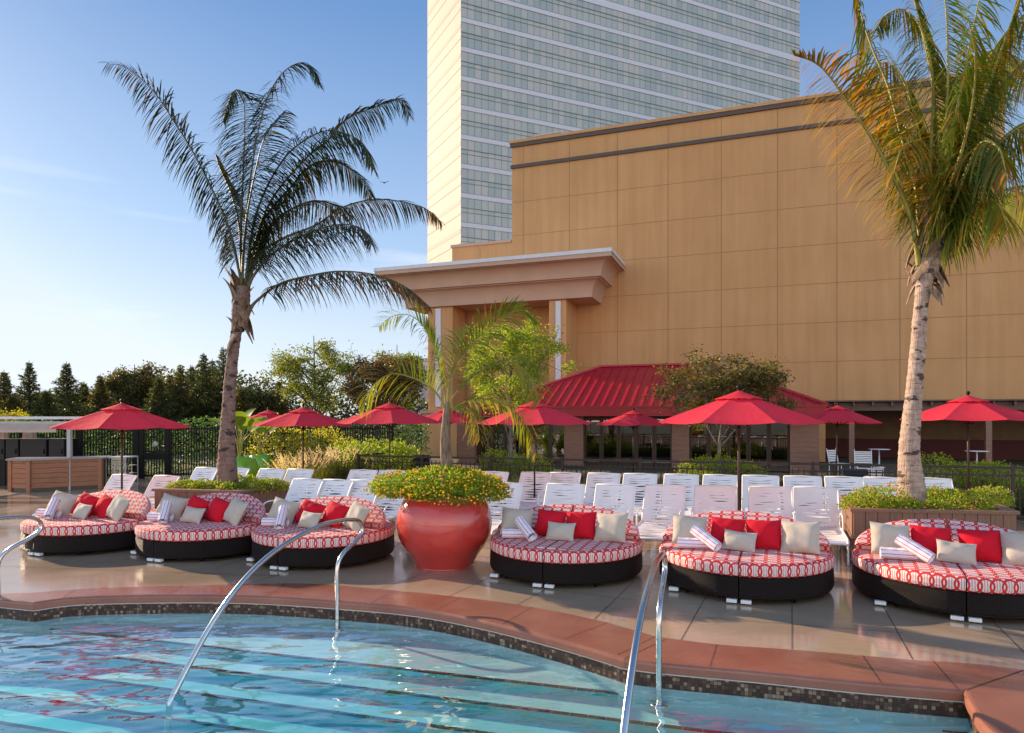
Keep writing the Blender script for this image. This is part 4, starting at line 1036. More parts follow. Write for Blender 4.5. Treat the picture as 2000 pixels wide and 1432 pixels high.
# ================================================================ UMBRELLAS
def make_umbrella(kind):
    t = thing('patio_umbrella', '', 'umbrella', group='red market umbrellas')
    n = 8; Rr = 1.17; z0 = 1.93; z1 = 2.34; rnd = random.Random(kind)
    def can_pt(a, f, sag=0.0):
        r = Rr*f; z = z1-(z1-z0)*f**1.06; return r, z
    mb = MB(); K = 10; S = 8
    off = PI/8
    for k in range(n):
        a0, a1 = off+2*PI*k/n, off+2*PI*(k+1)/n
        for j in range(K):
            f0, f1 = 0.22+0.78*j/K, 0.22+0.78*(j+1)/K
            for s in range(S):
                q = []
                for (f, s_) in ((f0, s), (f0, s+1), (f1, s+1), (f1, s)):
                    u = s_/S; x0, y0 = math.cos(a0), math.sin(a0); x1, y1 = math.cos(a1), math.sin(a1)
                    r, z = can_pt(0, f)
                    x = (x0+(x1-x0)*u)*r; y = (y0+(y1-y0)*u)*r
                    bulge = 4*u*(1-u); z -= 0.028*bulge*f; sc_in = 1-0.03*bulge*(f**6)
                    q.append((x*sc_in, y*sc_in, z))
                mb.quad(*q, sm=(True))
    cn = mb.build('canopy', M['umbrella'], t)
    mb = MB()
    for k in range(n):
        a0, a1 = off+2*PI*k/n, off+2*PI*(k+1)/n
        for j in range(4):
            f0, f1 = 0.0+0.30*j/4, 0.30*(j+1)/4
            for s in range(5):
                q = []
                for (f, s_) in ((f0, s), (f0, s+1), (f1, s+1), (f1, s)):
                    u = s_/5; x = (math.cos(a0)+(math.cos(a1)-math.cos(a0))*u)*Rr*f; y = (math.sin(a0)+(math.sin(a1)-math.sin(a0))*u)*Rr*f
                    bulge = 4*u*(1-u)
                    z = z1+0.045-(f/0.30)**0.9*(0.135)+0.012*bulge*(f/0.30)
                    q.append((x, y, z))
                mb.quad(*q, sm=True)
    mb.build('vent', M['umbrella'], t)
    mb = MB(); prof = [(0, 0.0)]+[(0.034*math.sin(PI*j/8), 0.034-0.034*math.cos(PI*j/8)) for j in range(1, 8)]+[(0, 0.068)]
    mb.lathe(prof, 16, (0, 0, z1+0.052)); mb.lathe([(0.014, 0), (0.014, 0.04)], 10, (0, 0, z1+0.03)); mb.build('finial', M['black'], t)
    mb = MB(); mb.tube([(0, 0, 0.05), (0, 0, 1.2), (0, 0, z1+0.06)], 0.019, 10); mb.build('pole', M['bronze'], t)
    mb = MB(); mb.lathe([(0.0, 0.0), (0.24, 0.0), (0.25, 0.03), (0.22, 0.06), (0.04, 0.075), (0.032, 0.09), (0.030, 0.42), (0.0, 0.42)], 24); mb.build('base', M['bronze'], t)
    mb = MB(); mb.tube([(0.03, 0, 0.36), (0.075, 0, 0.36)], [0.006, 0.012], 8); mb.build('knob', M['black'], t)
    for k in range(n):
        a = off+2*PI*k/n; c_, s_ = math.cos(a), math.sin(a)
        mb = MB(); mb.beam((0.03*c_, 0.03*s_, z1-0.02), (Rr*0.985*c_, Rr*0.985*s_, z0-0.006), 0.016, 0.02); mb.beam((0.03*c_, 0.03*s_, z0-0.10), (Rr*0.55*c_, Rr*0.55*s_, z1-(z1-z0)*0.57-0.02), 0.012, 0.016); mb.build('rib', M['bronze'], t)
    mb = MB(); mb.lathe([(0.02, z0-0.14), (0.04, z0-0.14), (0.04, z0-0.07), (0.02, z0-0.07)], 14); mb.build('hub', M['bronze'], t)
    return t
um = make_umbrella(1)
ul = [ # px, Y, edge-diameter, z shift, tilt yaw, label
 (238, 12.0, 2.31, -0.06, 0.1, 0, 'red umbrella at the far left above the leftmost daybed'),
 (592, 16.0, 2.38, -0.07, 0.25, 0, 'red umbrella rising among the ornamental grasses right of the brown palm trunk'),
 (524, 21.0, 2.30, -0.08, 0.3, 0, 'distant red umbrella behind another, beside the green pots'),
 (761, 14.9, 2.34, 0.0, 0.45, 0, 'red umbrella left of the potted palm, over the end of the low fence'),
 (873, 20.5, 2.30, -0.03, 0.15, 0, 'distant red umbrella mostly hidden by the potted palm trunk'),
 (1044, 13.3, 2.34, 0.0, 0.55, 0, 'red umbrella with pole between loungers right of the potted palm'),
 (1237, 20.0, 2.30, -0.10, 0.6, 0, 'small looking distant red umbrella in front of the pavilion doors'),
 (1443, 9.75, 2.42, 0.05, 0.0, 0, 'largest looking red umbrella, standing behind the second daybed from the right'),
 (1631, 18.4, 2.35, 0.0, 0.75, 0.045, 'slightly tilted distant red umbrella right of the pavilion'),
 (1891, 13.0, 2.50, 0.08, 0.1, 0, 'red umbrella at the far right behind the pale palm')]
for i, (px, Y, D, dz, yw, tl_, lab) in enumerate(ul):
    o = um if i == 0 else dup(um)
    p = P(px, 815, Y); s_ = D/2.34
    o.location = (p.x, p.y, 0); o.scale = (s_, s_, (1.93+dz)/1.93); o.rotation_euler = (0, tl_, yw-math.atan2(p.x, p.y)); o['label'] = lab

# ================================================================ HANDRAILS
hp = catmull([(0, 0, -0.33), (0, 0, 0.05), (0.0, 0, 0.36), (0.10, 0, 0.50), (0.33, 0, 0.60), (0.47, 0, 0.69), (0.455, 0, 0.79), (0.33, 0, 0.855), (0, 0, 0.885), (-0.40, 0, 0.872), (-1.10, 0, 0.70), (-1.66, 0, 0.36), (-2.13, 0, -0.16), (-2.22, 0, -0.35), (-2.23, 0, -0.72)], 7)
mb = MB(); mb.tube(hp, 0.0245, 14); 
hr0 = thing('pool_handrail', '', 'handrail', group='steel handrails into the pool')
mb.build('rail', M['steel'], hr0)
mb = MB(); mb.lathe([(0.025, 0.0), (0.075, 0.0), (0.072, 0.012), (0.03, 0.022), (0.026, 0.022)], 24, (0, 0, -0.33)); mb.build('flange', M['steel'], hr0)
mb = MB(); mb.lathe([(0.025, 0.0), (0.075, 0.0), (0.072, 0.012), (0.03, 0.022), (0.026, 0.022)], 24, (-2.23, 0, -0.72)); mb.build('flange', M['steel'], hr0)
for i, (px, py, sx, lab) in enumerate(((659, 1215, 0.40, 'curved steel handrail standing in the water left of the red pot'), (1287, 1356, 0.34, 'curved steel handrail in the right foreground, seen nearly end on'), (-4, 1205, 0.42, 'curved steel handrail cut off by the left edge'))):
    o = hr0 if i == 0 else dup(hr0)
    p = G(px, py, -0.24); d = Vector((sx, 1)).normalized(); o.location = (p.x, p.y, 0); o.rotation_euler.z = math.atan2(d.y, d.x); o['label'] = lab

# ================================================================ PLANTERS, POTS
def planter(label, c, h, cat_group):
    t = thing('wooden_planter', label, 'planter', (c[0][0], c[0][1], 0), 0, cat_group)
    o = Vector((c[0][0], c[0][1])); pts = [Vector(p)-o for p in c]
    cen = sum(pts, Vector((0, 0)))/len(pts)
    for i in range(len(pts)):
        a, b = pts[i], pts[(i+1) % len(pts)]; L = (b-a).length; d = (b-a)/L; n = max(1, int(L/0.155)); w = L/n
        mb = MB()
        for k in range(n): mb.slab(a+d*(k*w+0.004), a+d*((k+1)*w-0.004), 0.030, 0.015, h-0.03)
        ina = (cen-a).normalized()*0.03; inb = (cen-b).normalized()*0.03
        mb.slab(a+ina+d*0.02, b+inb-d*0.02, 0.006, 0.015, h-0.04)
        mb.build('side_boards', M['wood'], t)
        mb = MB(); q = Vector((d.y, -d.x))*0.022
        mb.slab(a+q-d*0.02, b+q+d*0.02, 0.016, h*0.46, h*0.52); mb.slab(a+q-d*0.02, b+q+d*0.02, 0.016, 0.0, 0.05); mb.build('trim_rail', M['wood'], t)
    mb = MB(); inn = [p+(cen-p).normalized()*0.17 for p in pts]; out = [p-(cen-p).normalized()*0.055 for p in pts]
    for i in range(len(pts)):
        j = (i+1) % len(pts); mb.prism([out[i], out[j], inn[j], inn[i]], h-0.029, h+0.012)
    mb.build('cap', M['wood'], t)
    mb = MB(); mb.prism([p+(cen-p).normalized()*0.08 for p in pts], h-0.2, h-0.07); mb.build('soil', M['soil'], t)
    return t
planter('wooden planter box at the left holding the brown palm and low flowers', [(-6.41, 11.95), (-4.80, 11.62), (-4.19, 12.70), (-5.75, 13.15)], 0.755, 'wooden planter boxes')
planter('wooden planter box at the right holding the pale palm and pink flowers', [(4.79, 9.35), (6.86, 9.07), (7.55, 10.75), (5.46, 10.98)], 0.755, 'wooden planter boxes')
POT = Vector((-0.94, 9.27, 0))
pot = thing('red_pot', 'big glossy red glazed pot with yellow lantana between the daybeds', 'pot', POT)
pp = catmull([(0.0, 0.0, 0), (0.375, 0.0, 0), (0.395, 0.015, 0), (0.475, 0.15, 0), (0.605, 0.34, 0), (0.658, 0.54, 0), (0.648, 0.72, 0), (0.59, 0.87, 0), (0.54, 0.925, 0)], 5)
mb = MB(); mb.lathe([(p.x, p.y) for p in pp], 64); mb.lathe([(0.535, 0.925), (0.560, 0.93), (0.566, 0.955), (0.555, 0.985), (0.52, 0.99), (0.50, 0.97), (0.50, 0.90), (0.0, 0.90)], 64)
mb.build('pot_body', M['redpot'], pot); mb = MB(); mb.lathe([(0.0, 0.93), (0.498, 0.93)], 32); mb.build('soil', M['soil'], pot)
for (px, Y, r, h, lab) in ((468, 17.0, 0.46, 1.02, 'tilted looking larger green pot half behind the brown palm trunk'), (508, 19.0, 0.35, 0.98, 'lime green glazed pot right of the brown palm trunk')):
    p = P(px, 815, Y); g = thing('green_pot', lab, 'pot', (p.x, p.y, 0), 0, 'green glazed pots')
    mb = MB(); q = catmull([(0.5*r, 0, 0), (0.62*r, 0.12*h, 0), (0.95*r, 0.45*h, 0), (1.0*r, 0.68*h, 0), (0.86*r, 0.93*h, 0), (0.74*r, 0.985*h, 0), (0.74*r, h, 0), (0.66*r, h, 0), (0.64*r, 0.93*h, 0), (0.0, 0.92*h, 0)], 4)
    mb.lathe([(a.x, a.y) for a in q], 40); mb.build('pot_body', M['greenpot'], g)

# ================================================================ PALMS
def leaf_strip(mb, base, d, side_up, L, w, droop, nseg=4, mi=0):
    """one leaflet: folded tapering strip that bends under gravity"""
    p = Vector(base); d = d.normalized(); rows = []
    for k in range(nseg+1):
        f = k/nseg
        ww = w*(0.55+0.9*f if f < 0.35 else 0.87*(1-(f-0.35)/0.65)**0.8)
        s = d.cross(Vector((0, 0, 1)))
        if s.length < 0.15: s = d.cross(side_up)
        s = s.normalized(); s = (s+side_up*0.4).normalized()
        rows.append((p-s*ww*0.5, p+s*ww*0.5)); p = p+d*(L/nseg)
        d = (d+Vector((0, 0, -droop*(0.4+f)))).normalized()
    n0 = len(mb.v)
    for a, b in rows: mb.v += [tuple(a), tuple(b)]
    for k in range(nseg): mb.face((n0+2*k, n0+2*k+1, n0+2*k+3, n0+2*k+2), None, mi, True)
LM = 1.22
def frond(root, pts, maxL, mats, roll=0.6, droop=0.35, start=0.18, dens=46.0, width=0.030, seed=0, r0=0.022, tipmix=0.0, tight=0.55, hang=0.0):
    rnd = random.Random(seed); path = catmull(pts, 8); m = len(path)
    Ls = [0]
    for a, b in zip(path[:-1], path[1:]): Ls.append(Ls[-1]+(b-a).length)
    T = Ls[-1]; mb = MB()
    mb.tube(path, [r0*(1-0.93*(l/T)**0.8)+0.0015 for l in Ls], 6, True, 0)
    n = int(T*dens/2); j = 0
    for k in range(n):
        s = T*(start+(1-start)*(k+0.5)/n); f = s/T
        while j < m-2 and Ls[j+1] < s: j += 1
        u = (s-Ls[j])/max(1e-6, Ls[j+1]-Ls[j]); p = path[j].lerp(path[j+1], u); t = (path[j+1]-path[j]).normalized()
        sd = t.cross(Vector((0, 0, 1)))
        if sd.length < 0.1: sd = Vector((1, 0, 0))
        sd.normalize(); up = sd.cross(t).normalized()
        g = (f-start)/(1-start)
        LL = maxL*LM*(0.55+0.55*math.sin(PI*min(1, g*0.80+0.14)))*(1-0.55*max(0, g-0.72)/0.28)
        for sg in (-1, 1):
            if rnd.random() < 0.05: continue
            rot = Matrix.Rotation(roll+rnd.gauss(0, 0.08), 3, t)
            d = rot @ (sd*sg*(1-0.15*g)+up*0.10) + t*(tight*0.55+0.42*g)+Vector((rnd.gauss(0, .10), rnd.gauss(0, .10), rnd.gauss(0, .10)-hang))
            mi = 1
            if rnd.random() < tipmix*(0.25+1.1*g): mi = 2
            leaf_strip(mb, p, d, up, LL*rnd.uniform(0.82, 1.08), width*rnd.uniform(0.8, 1.15), droop*rnd.uniform(0.6, 1.5), 6, mi)
    return mb.build('frond', mats, root)
def trunk_mesh(pts, rads, mat, root, rings=0.09, seed=0):
    rnd = random.Random(seed); path = catmull(pts, 10); m = len(path)
    rr = catmull([(r, 0, 0) for r in rads], 10); k = 28; mb = MB(); Ls = [0]
    for a, b in zip(path[:-1], path[1:]): Ls.append(Ls[-1]+(b-a).length)
    # resample finely so that the leaf scars can be modelled as steps
    N_ = int(Ls[-1]/0.018); rows = []; j = 0; sc_at = []; s = 0.35
    while s < Ls[-1]: sc_at.append((s, rnd.uniform(0, 6), rnd.uniform(0.006, 0.016))); s += rings*rnd.uniform(0.7, 1.5)
    for i in range(N_+1):
        s = Ls[-1]*i/N_
        while j < m-2 and Ls[j+1] < s: j += 1
        u = (s-Ls[j])/max(1e-6, Ls[j+1]-Ls[j]); p = path[j].lerp(path[j+1], u); r = rr[j].x+(rr[j+1].x-rr[j].x)*u
        row = []
        for q in range(k):
            a = 2*PI*q/k; rad = r*(1+0.02*mnoise.noise(Vector((math.cos(a)*1.5, math.sin(a)*1.5, s*2.0+seed))))
            for (c0, ph, dp) in sc_at:
                dlt = s-(c0+0.018*math.sin(a+ph))
                if 0 <= dlt < rings: rad += dp*(1-dlt/rings)*0.8
            row.append((p.x+rad*math.cos(a), p.y+rad*math.sin(a), p.z))
        rows.append((row, s))
    n0 = 0
    for row, s in rows: mb.v += row
    for i in range(N_):
        for q in range(k):
            q2 = (q+1) % k
            # mirrored u keeps the bark pattern seamless round the trunk
            ua = 1-abs(1-2*q/k); ub = 1-abs(1-2*(q+1)/k)
            mb.face((i*k+q, i*k+q2, (i+1)*k+q2, (i+1)*k+q), [(ua, rows[i][1]), (ub, rows[i][1]), (ub, rows[i+1][1]), (ua, rows[i+1][1])], 0, True)
    return mb.build('trunk', mat, root)
def sheaths(root, c, h0, h1, r, n, seed, mat):
    rnd = random.Random(seed)
    for i in range(n):
        mb = MB()
        a = rnd.uniform(0, 2*PI); z = h0+(h1-h0)*i/n; o = Vector((math.cos(a), math.sin(a), 0)); s = Vector((-o.y, o.x, 0))
        base = Vector(c)+Vector((0, 0, z))+o*r*0.9; wob_ = rnd.uniform(-0.1, 0.1); L = rnd.uniform(0.26, 0.55); w = rnd.uniform(0.12, 0.26); up = rnd.random() < 0.62
        d = (Vector((0, 0, 1 if up else -1))+o*(0.22 if up else 0.45)).normalized(); rows = []; p = base
        for k in range(7):
            f = k/6; ww = w*(1-f**1.5)*0.5+0.004; cu = 0.05*(1-f)
            rows.append((p-s*ww-o*cu, p+o*0.012, p+s*ww-o*cu)); p = p+d*L/6+s*rnd.gauss(0, 0.008); d = (d+o*(0.10 if up else -0.04)+s*wob_+Vector((0, 0, -0.20*f))).normalized()
        n0 = len(mb.v)
        for rw in rows: mb.v += [tuple(x) for x in rw]
        for k in range(6):
            for q in (0, 1): mb.face((n0+3*k+q, n0+3*k+q+1, n0+3*k+3+q+1, n0+3*k+3+q), None, 0, True)
        mb.build('leaf_sheath', mat, root)
def pxpath(seq, Y0, dY):
    n = len(seq); return [P(x, y, Y0+dY*(i/(n-1))**1.3) for i, (x, y) in enumerate(seq)]

# --- left palm (backlit, dark)
YL = 12.35
pl = thing('palm_tree', 'tall dark backlit palm with brown ringed trunk growing from the left planter', 'palm', P(444, 815, YL)*1.0, 0, None); pl.location.z = 0.66
L0 = pl.location.copy()
def rel(pts, o): return [Vector(p)-o for p in pts]
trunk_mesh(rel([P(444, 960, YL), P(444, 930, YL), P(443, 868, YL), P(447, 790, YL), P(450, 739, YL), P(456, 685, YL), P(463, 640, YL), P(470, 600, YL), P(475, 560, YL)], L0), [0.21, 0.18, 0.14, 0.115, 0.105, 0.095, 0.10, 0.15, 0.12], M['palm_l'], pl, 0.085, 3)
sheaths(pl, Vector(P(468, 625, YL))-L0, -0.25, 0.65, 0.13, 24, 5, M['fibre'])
fr = [  # path, depth change, leaflet length, roll, droop, tipmix
 ([(474, 575), (467, 530), (444, 438), (389, 319), (341, 239), (297, 175), (245, 132), (208, 124)], -0.8, 0.62, 0.75, 0.34, 0.10),
 ([(476, 560), (474, 518), (488, 359), (508, 239), (532, 171), (564, 132), (600, 124), (622, 160)], 0.3, 0.66, 0.9, 0.30, 0.05),
 ([(474, 560), (470, 480), (474, 358), (478, 250), (474, 185), (455, 180), (436, 235)], 1.2, 0.62, -0.7, 0.40, 0.05),
 ([(478, 560), (500, 420), (548, 319), (600, 271), (651, 255), (707, 279), (729, 330)], -0.9, 0.66, -0.35, 0.42, 0.08),
 ([(478, 560), (520, 410), (588, 319), (636, 279), (675, 235), (727, 211), (783, 195), (799, 227)], 0.9, 0.60, -0.5, 0.36, 0.06),
 ([(480, 560), (510, 440), (560, 375), (606, 325), (650, 315), (700, 343), (727, 385)], 1.5, 0.62, -0.4, 0.40, 0.08),
 ([(482, 565), (505, 500), (548, 468), (620, 438), (667, 406), (727, 390), (787, 394), (835, 410), (862, 434)], 0.8, 0.58, -0.25, 0.42, 0.35),
 ([(482, 570), (496, 538), (530, 498), (580, 466), (628, 446), (675, 438), (712, 450), (726, 478)], -1.0, 0.62, -0.3, 0.42, 0.25),
 ([(480, 610), (508, 582), (548, 554), (608, 538), (667, 530), (739, 538), (795, 562), (838, 598)], -0.7, 0.60, -0.2, 0.45, 0.70),
 ([(472, 565), (480, 440), (500, 330), (520, 262), (560, 215)], -1.3, 0.60, 0.6, 0.36, 0.05),
 ([(472, 565), (468, 450), (452, 380), (430, 330), (420, 300)], 1.6, 0.45, 0.5, 0.32, 0.05),
 ([(480, 560), (520, 450), (585, 400), (640, 395), (690, 425)], 1.9, 0.60, -0.3, 0.45, 0.1),
]
for i, (seq, dY, LL, roll, dr, tm) in enumerate(fr):
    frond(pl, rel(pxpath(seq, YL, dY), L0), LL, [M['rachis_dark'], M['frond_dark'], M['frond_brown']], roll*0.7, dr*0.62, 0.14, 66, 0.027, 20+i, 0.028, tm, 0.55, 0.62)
# --- right palm (sunlit)
YR = 10.0
pr_ = thing('palm_tree', 'tall pale ringed palm with golden green fronds growing from the right planter', 'palm', P(1790, 815, YR)*1.0); pr_.location.z = 0.66
R0 = pr_.location.copy()
trunk_mesh(rel([P(1780, 985, YR), P(1781, 958, YR), P(1776, 880, YR), P(1785, 770, YR), P(1792, 690, YR), P(1797, 620, YR), P(1802, 575, YR), P(1812, 525, YR), P(1822, 470, YR)], R0), [0.22, 0.19, 0.140, 0.112, 0.102, 0.094, 0.10, 0.145, 0.13], M['palm_r'], pr_, 0.095, 9)
sheaths(pr_, Vector(P(1812, 540, YR))-R0, -0.25, 0.85, 0.15, 30, 11, M['fibre'])
fr = [
 ([(1795, 520), (1790, 480), (1777, 419), (1743, 343), (1701, 268), (1659, 205), (1618, 147), (1588, 121), (1550, 108)], -0.6, 0.58, 0.9, 0.34, 0.62, 'o'),
 ([(1802, 510), (1795, 440), (1790, 370), (1762, 270), (1735, 170), (1700, 85), (1680, 20), (1665, -60)], 0.5, 0.62, 0.6, 0.42, 0.25, 's'),
 ([(1812, 500), (1825, 400), (1828, 290), (1822, 170), (1800, 60), (1775, -40)], 1.0, 0.62, 0.5, 0.34, 0.1, 's'),
 ([(1818, 500), (1840, 390), (1862, 250), (1890, 110), (1912, 0), (1925, -80)], -0.7, 0.62, 0.4, 0.34, 0.12, 's'),
 ([(1822, 500), (1845, 420), (1880, 310), (1918, 210), (1955, 100), (1990, 0), (2010, -70)], -0.2, 0.66, -0.4, 0.42, 0.12, 's'),
 ([(1826, 505), (1862, 410), (1920, 320), (1975, 260), (2040, 235), (2110, 260), (2160, 330)], -0.8, 0.66, -0.3, 0.5, 0.2, 's'),
 ([(1826, 520), (1862, 462), (1905, 410), (1955, 375), (2010, 365), (2070, 395), (2120, 450)], 0.9, 0.60, -0.3, 0.5, 0.25, 's'),
 ([(1820, 500), (1870, 330), (1930, 200), (2010, 110), (2090, 85), (2170, 110)], 1.4, 0.62, -0.4, 0.4, 0.1, 's'),
 ([(1808, 505), (1818, 300), (1822, 160), (1800, 60), (1765, 18), (1728, 30), (1712, 60)], 1.6, 0.55, 0.5, 0.36, 0.15, 's'),
 ([(1815, 505), (1850, 300), (1880, 180), (1905, 120), (1950, 100), (1990, 150)], 2.2, 0.60, -0.3, 0.45, 0.1, 's'),
 ([(1824, 505), (1850, 430), (1885, 340), (1915, 280), (1950, 290), (1968, 350)], -1.5, 0.62, -0.3, 0.5, 0.3, 's'),
 ([(1805, 505), (1806, 400), (1800, 320), (1775, 255), (1740, 240), (1700, 262)], 2.0, 0.60, 0.4, 0.5, 0.3, 's'),
 ([(1815, 505), (1835, 350), (1850, 200), (1850, 60), (1840, -60)], 0.2, 0.62, 0.2, 0.34, 0.1, 's'),
 ([(1818, 505), (1848, 390), (1880, 290), (1900, 200), (1905, 110), (1890, 30)], -1.2, 0.60, 0.1, 0.4, 0.1, 's'),
 ([(1810, 505), (1818, 400), (1812, 330), (1790, 280), (1762, 290), (1745, 340)], -0.8, 0.55, 0.3, 0.4, 0.4, 's'),
 ([(1822, 505), (1870, 380), (1940, 290), (2000, 240), (2060, 250)], 0.4, 0.66, -0.5, 0.5, 0.15, 's'),
 ([(1820, 505), (1855, 330), (1900, 180), (1960, 70), (2030, 10), (2100, 10)], 0.6, 0.66, -0.4, 0.45, 0.1, 's'),
 ([(1808, 505), (1812, 380), (1790, 240), (1760, 150), (1725, 120), (1690, 150)], 1.2, 0.62, 0.4, 0.5, 0.2, 's'),
 ([(1826, 515), (1868, 440), (1915, 395), (1950, 400), (1968, 450)], -1.0, 0.60, -0.3, 0.5, 0.45, 's'),
]
for i, (seq, dY, LL, roll, dr, tm, kd) in enumerate(fr):
    frond(pr_, rel(pxpath(seq, YR, dY), R0), LL*(1.22 if kd == 's' else 1.0), [M['rachis'], M['frond_sun'] if i % 3 else M['frond_lime'], M['frond_orange']] if kd == 's' else [M['rachis'], M['frond_gold'], M['frond_orange']], roll*(0.6 if kd == 's' else 0.9), dr*(0.75 if kd == 's' else 0.7), 0.15, 58 if kd == 's' else 78, 0.030 if kd == 's' else 0.034, 60+i, 0.042, tm*1.3, 0.55, 1.0 if kd == 's' else 0.55)
# --- small palm in the red pot
YS = 9.27
ps = thing('palm_tree', 'small lime green palm growing out of the red pot', 'palm', POT+Vector((0, 0, 0.9))); S0_ = ps.location.copy()
mb = MB(); path = catmull(rel([P(874, 960, YS), P(873, 915, YS), P(870, 860, YS), P(872, 815, YS), P(874, 785, YS)], S0_), 6)
mb.tube(path, [0.105*(1-0.6*k/(len(path)-1)) for k in range(len(path))], 14); mb.build('trunk', M['fibre'], ps)
fr = [
 ([(871, 800), (868, 766), (854, 697), (829, 641), (800, 616), (766, 618), (738, 640)], 0.4, 0.34, 0.7, 0.22, 0.15, 'l'),
 ([(869, 800), (862, 782), (840, 756), (805, 738), (763, 731), (726, 757), (708, 800)], -0.5, 0.44, 0.8, 0.22, 0.25, 'l'),
 ([(874, 800), (878, 749), (905, 695), (944, 651), (985, 618), (1020, 606), (1046, 625)], -0.3, 0.46, -0.5, 0.34, 0.04, 'l'),
 ([(876, 800), (885, 775), (916, 742), (955, 718), (997, 707), (1031, 731), (1047, 762), (1052, 790)], -0.6, 0.44, 0.3, 0.16, 0.2, 'l'),
 ([(878, 802), (900, 789), (930, 779), (979, 787), (1014, 812), (1038, 850), (1048, 890)], 0.4, 0.42, -0.2, 0.40, 0.6, 'l'),
 ([(877, 804), (892, 796), (911, 796), (930, 819), (937, 860)], -0.5, 0.34, -0.2, 0.45, 0.8, 'l'),
 ([(873, 800), (880, 740), (893, 680), (915, 640)], 0.9, 0.42, 0.3, 0.25, 0.05, 'l'),
]
for i, (seq, dY, LL, roll, dr, tm, kd) in enumerate(fr):
    frond(ps, rel(pxpath(seq, YS, dY), S0_), LL, [M['rachis'], M['frond_lime'], M['frond_gold']], roll, dr, 0.14, 66, 0.023, 90+i, 0.015, tm, 0.9)

# ================================================================ SHRUBS, GRASSES, TREES
def rleaf(mb, p, L, w, rnd, d=None, mi=0):
    if d is None:
        d = Vector((rnd.gauss(0, 1), rnd.gauss(0, 1), rnd.gauss(0, 0.8)))
    d = d.normalized(); s = d.cross(Vector((rnd.gauss(0, 1), rnd.gauss(0, 1), rnd.gauss(0, 1)))).normalized()*w*0.5
    n0 = len(mb.v); a = p; b = p+d*L*0.5; c = p+d*L
    mb.v += [tuple(a), tuple(b-s), tuple(c), tuple(b+s)]; mb.face((n0, n0+1, n0+2, n0+3), None, mi)
def blossom(mb, p, r, rnd):
    n0 = len(mb.v); o = Vector(p)
    pts = [o+Vector((r*math.cos(a)*0.8, r*math.sin(a)*0.8, 0)) for a in (0, PI/2.5, 2*PI/2.5, 3*PI/2.5, 4*PI/2.5)]
    mb.v += [tuple(x) for x in pts]+[tuple(o+Vector((0, 0, r*0.75))), tuple(o-Vector((0, 0, r*0.6)))]
    for k in range(5): mb.face((n0+k, n0+(k+1) % 5, n0+5), None, 0, True); mb.face((n0+(k+1) % 5, n0+k, n0+6), None, 0, True)
def shrub(name, label, cat, c, rx, ry, rz, n, leaf, mat, seed, group=None, fl=None, nfl=0, fr_=0.02, lump=0.3, stems=True, low=-0.15):
    rnd = random.Random(seed); t = thing(name, label, cat, c, 0, group); mb = MB(); fb = MB()
    lumps = [(Vector((rnd.gauss(0, 1), rnd.gauss(0, 1), rnd.uniform(low, 1))).normalized(), rnd.uniform(0.82, 1.0+lump)) for _ in range(16)]
    def radius(d):
        best = 0.72
        for l, s in lumps:
            k = d.dot(l)
            if k > 0.6: best = max(best, 0.72+(s-0.72)*((k-0.6)/0.4)**0.7)
        return best
    for i in range(n):
        d = Vector((rnd.gauss(0, 1), rnd.gauss(0, 1), rnd.gauss(0, 1))).normalized()
        if d.z < low: d.z = -d.z*0.4
        f = radius(d)*(1-abs(rnd.gauss(0, 0.16)))*(1+0.16*mnoise.noise(d*4.5+Vector((seed, 0, 0))))*(1.0 if rnd.random() > 0.04 else rnd.uniform(1.0, 1.13)); p = Vector((d.x*rx*f, d.y*ry*f, d.z*rz*f))
        rleaf(mb, p, leaf*rnd.uniform(0.7, 1.4), leaf*0.55, rnd, d+Vector((rnd.gauss(0, .7), rnd.gauss(0, .7), rnd.gauss(0, .7)+0.1)))
    mb.build('leaves', mat, t)
    if nfl:
        for i in range(nfl):
            d = Vector((rnd.gauss(0, 1), rnd.gauss(0, 1), rnd.gauss(0, 1))).normalized()
            if d.z < low: d.z = -d.z*0.5
            f = radius(d)*rnd.uniform(0.98, 1.10); blossom(fb, (d.x*rx*f, d.y*ry*f, d.z*rz*f), fr_*rnd.uniform(0.6, 1.3), rnd)
        o = fb.build('blossoms', fl, t); o['kind'] = 'stuff'
    if stems:
        sb = MB()
        for k in range(9):
            a = rnd.uniform(0, 2*PI); e = Vector((math.cos(a)*rx*0.6, math.sin(a)*ry*0.6, rz*0.6)); sb.tube([(0, 0, -0.02), tuple(e*0.5+Vector((0, 0, 0.03))), tuple(e)], [0.012, 0.008, 0.004], 5)
        sb.build('stems', M['bark'], t)
    return t
shrub('lantana', 'mound of yellow orange lantana spilling over the rim of the red pot', 'flowers', POT+Vector((0, 0, 1.02)), 0.82, 0.74, 0.27, 14000, 0.043, M['leaf_lantana'], 1, None, M['flower_y'], 900, 0.021, 0.46, True, -0.30)
def clumps(group, where, spec, seed, mat, flmat):
    for i, (px, Y, z, rx, rz, lab) in enumerate(spec):
        p = P(px, 815, Y); shrub('lantana', lab, 'flowers', (p.x, p.y, z), rx, rx*0.85, rz, int(2600*rx/0.35), 0.040, mat, seed+i, group, flmat, int(95*rx/0.35), 0.018, 0.3, True, 0.0)
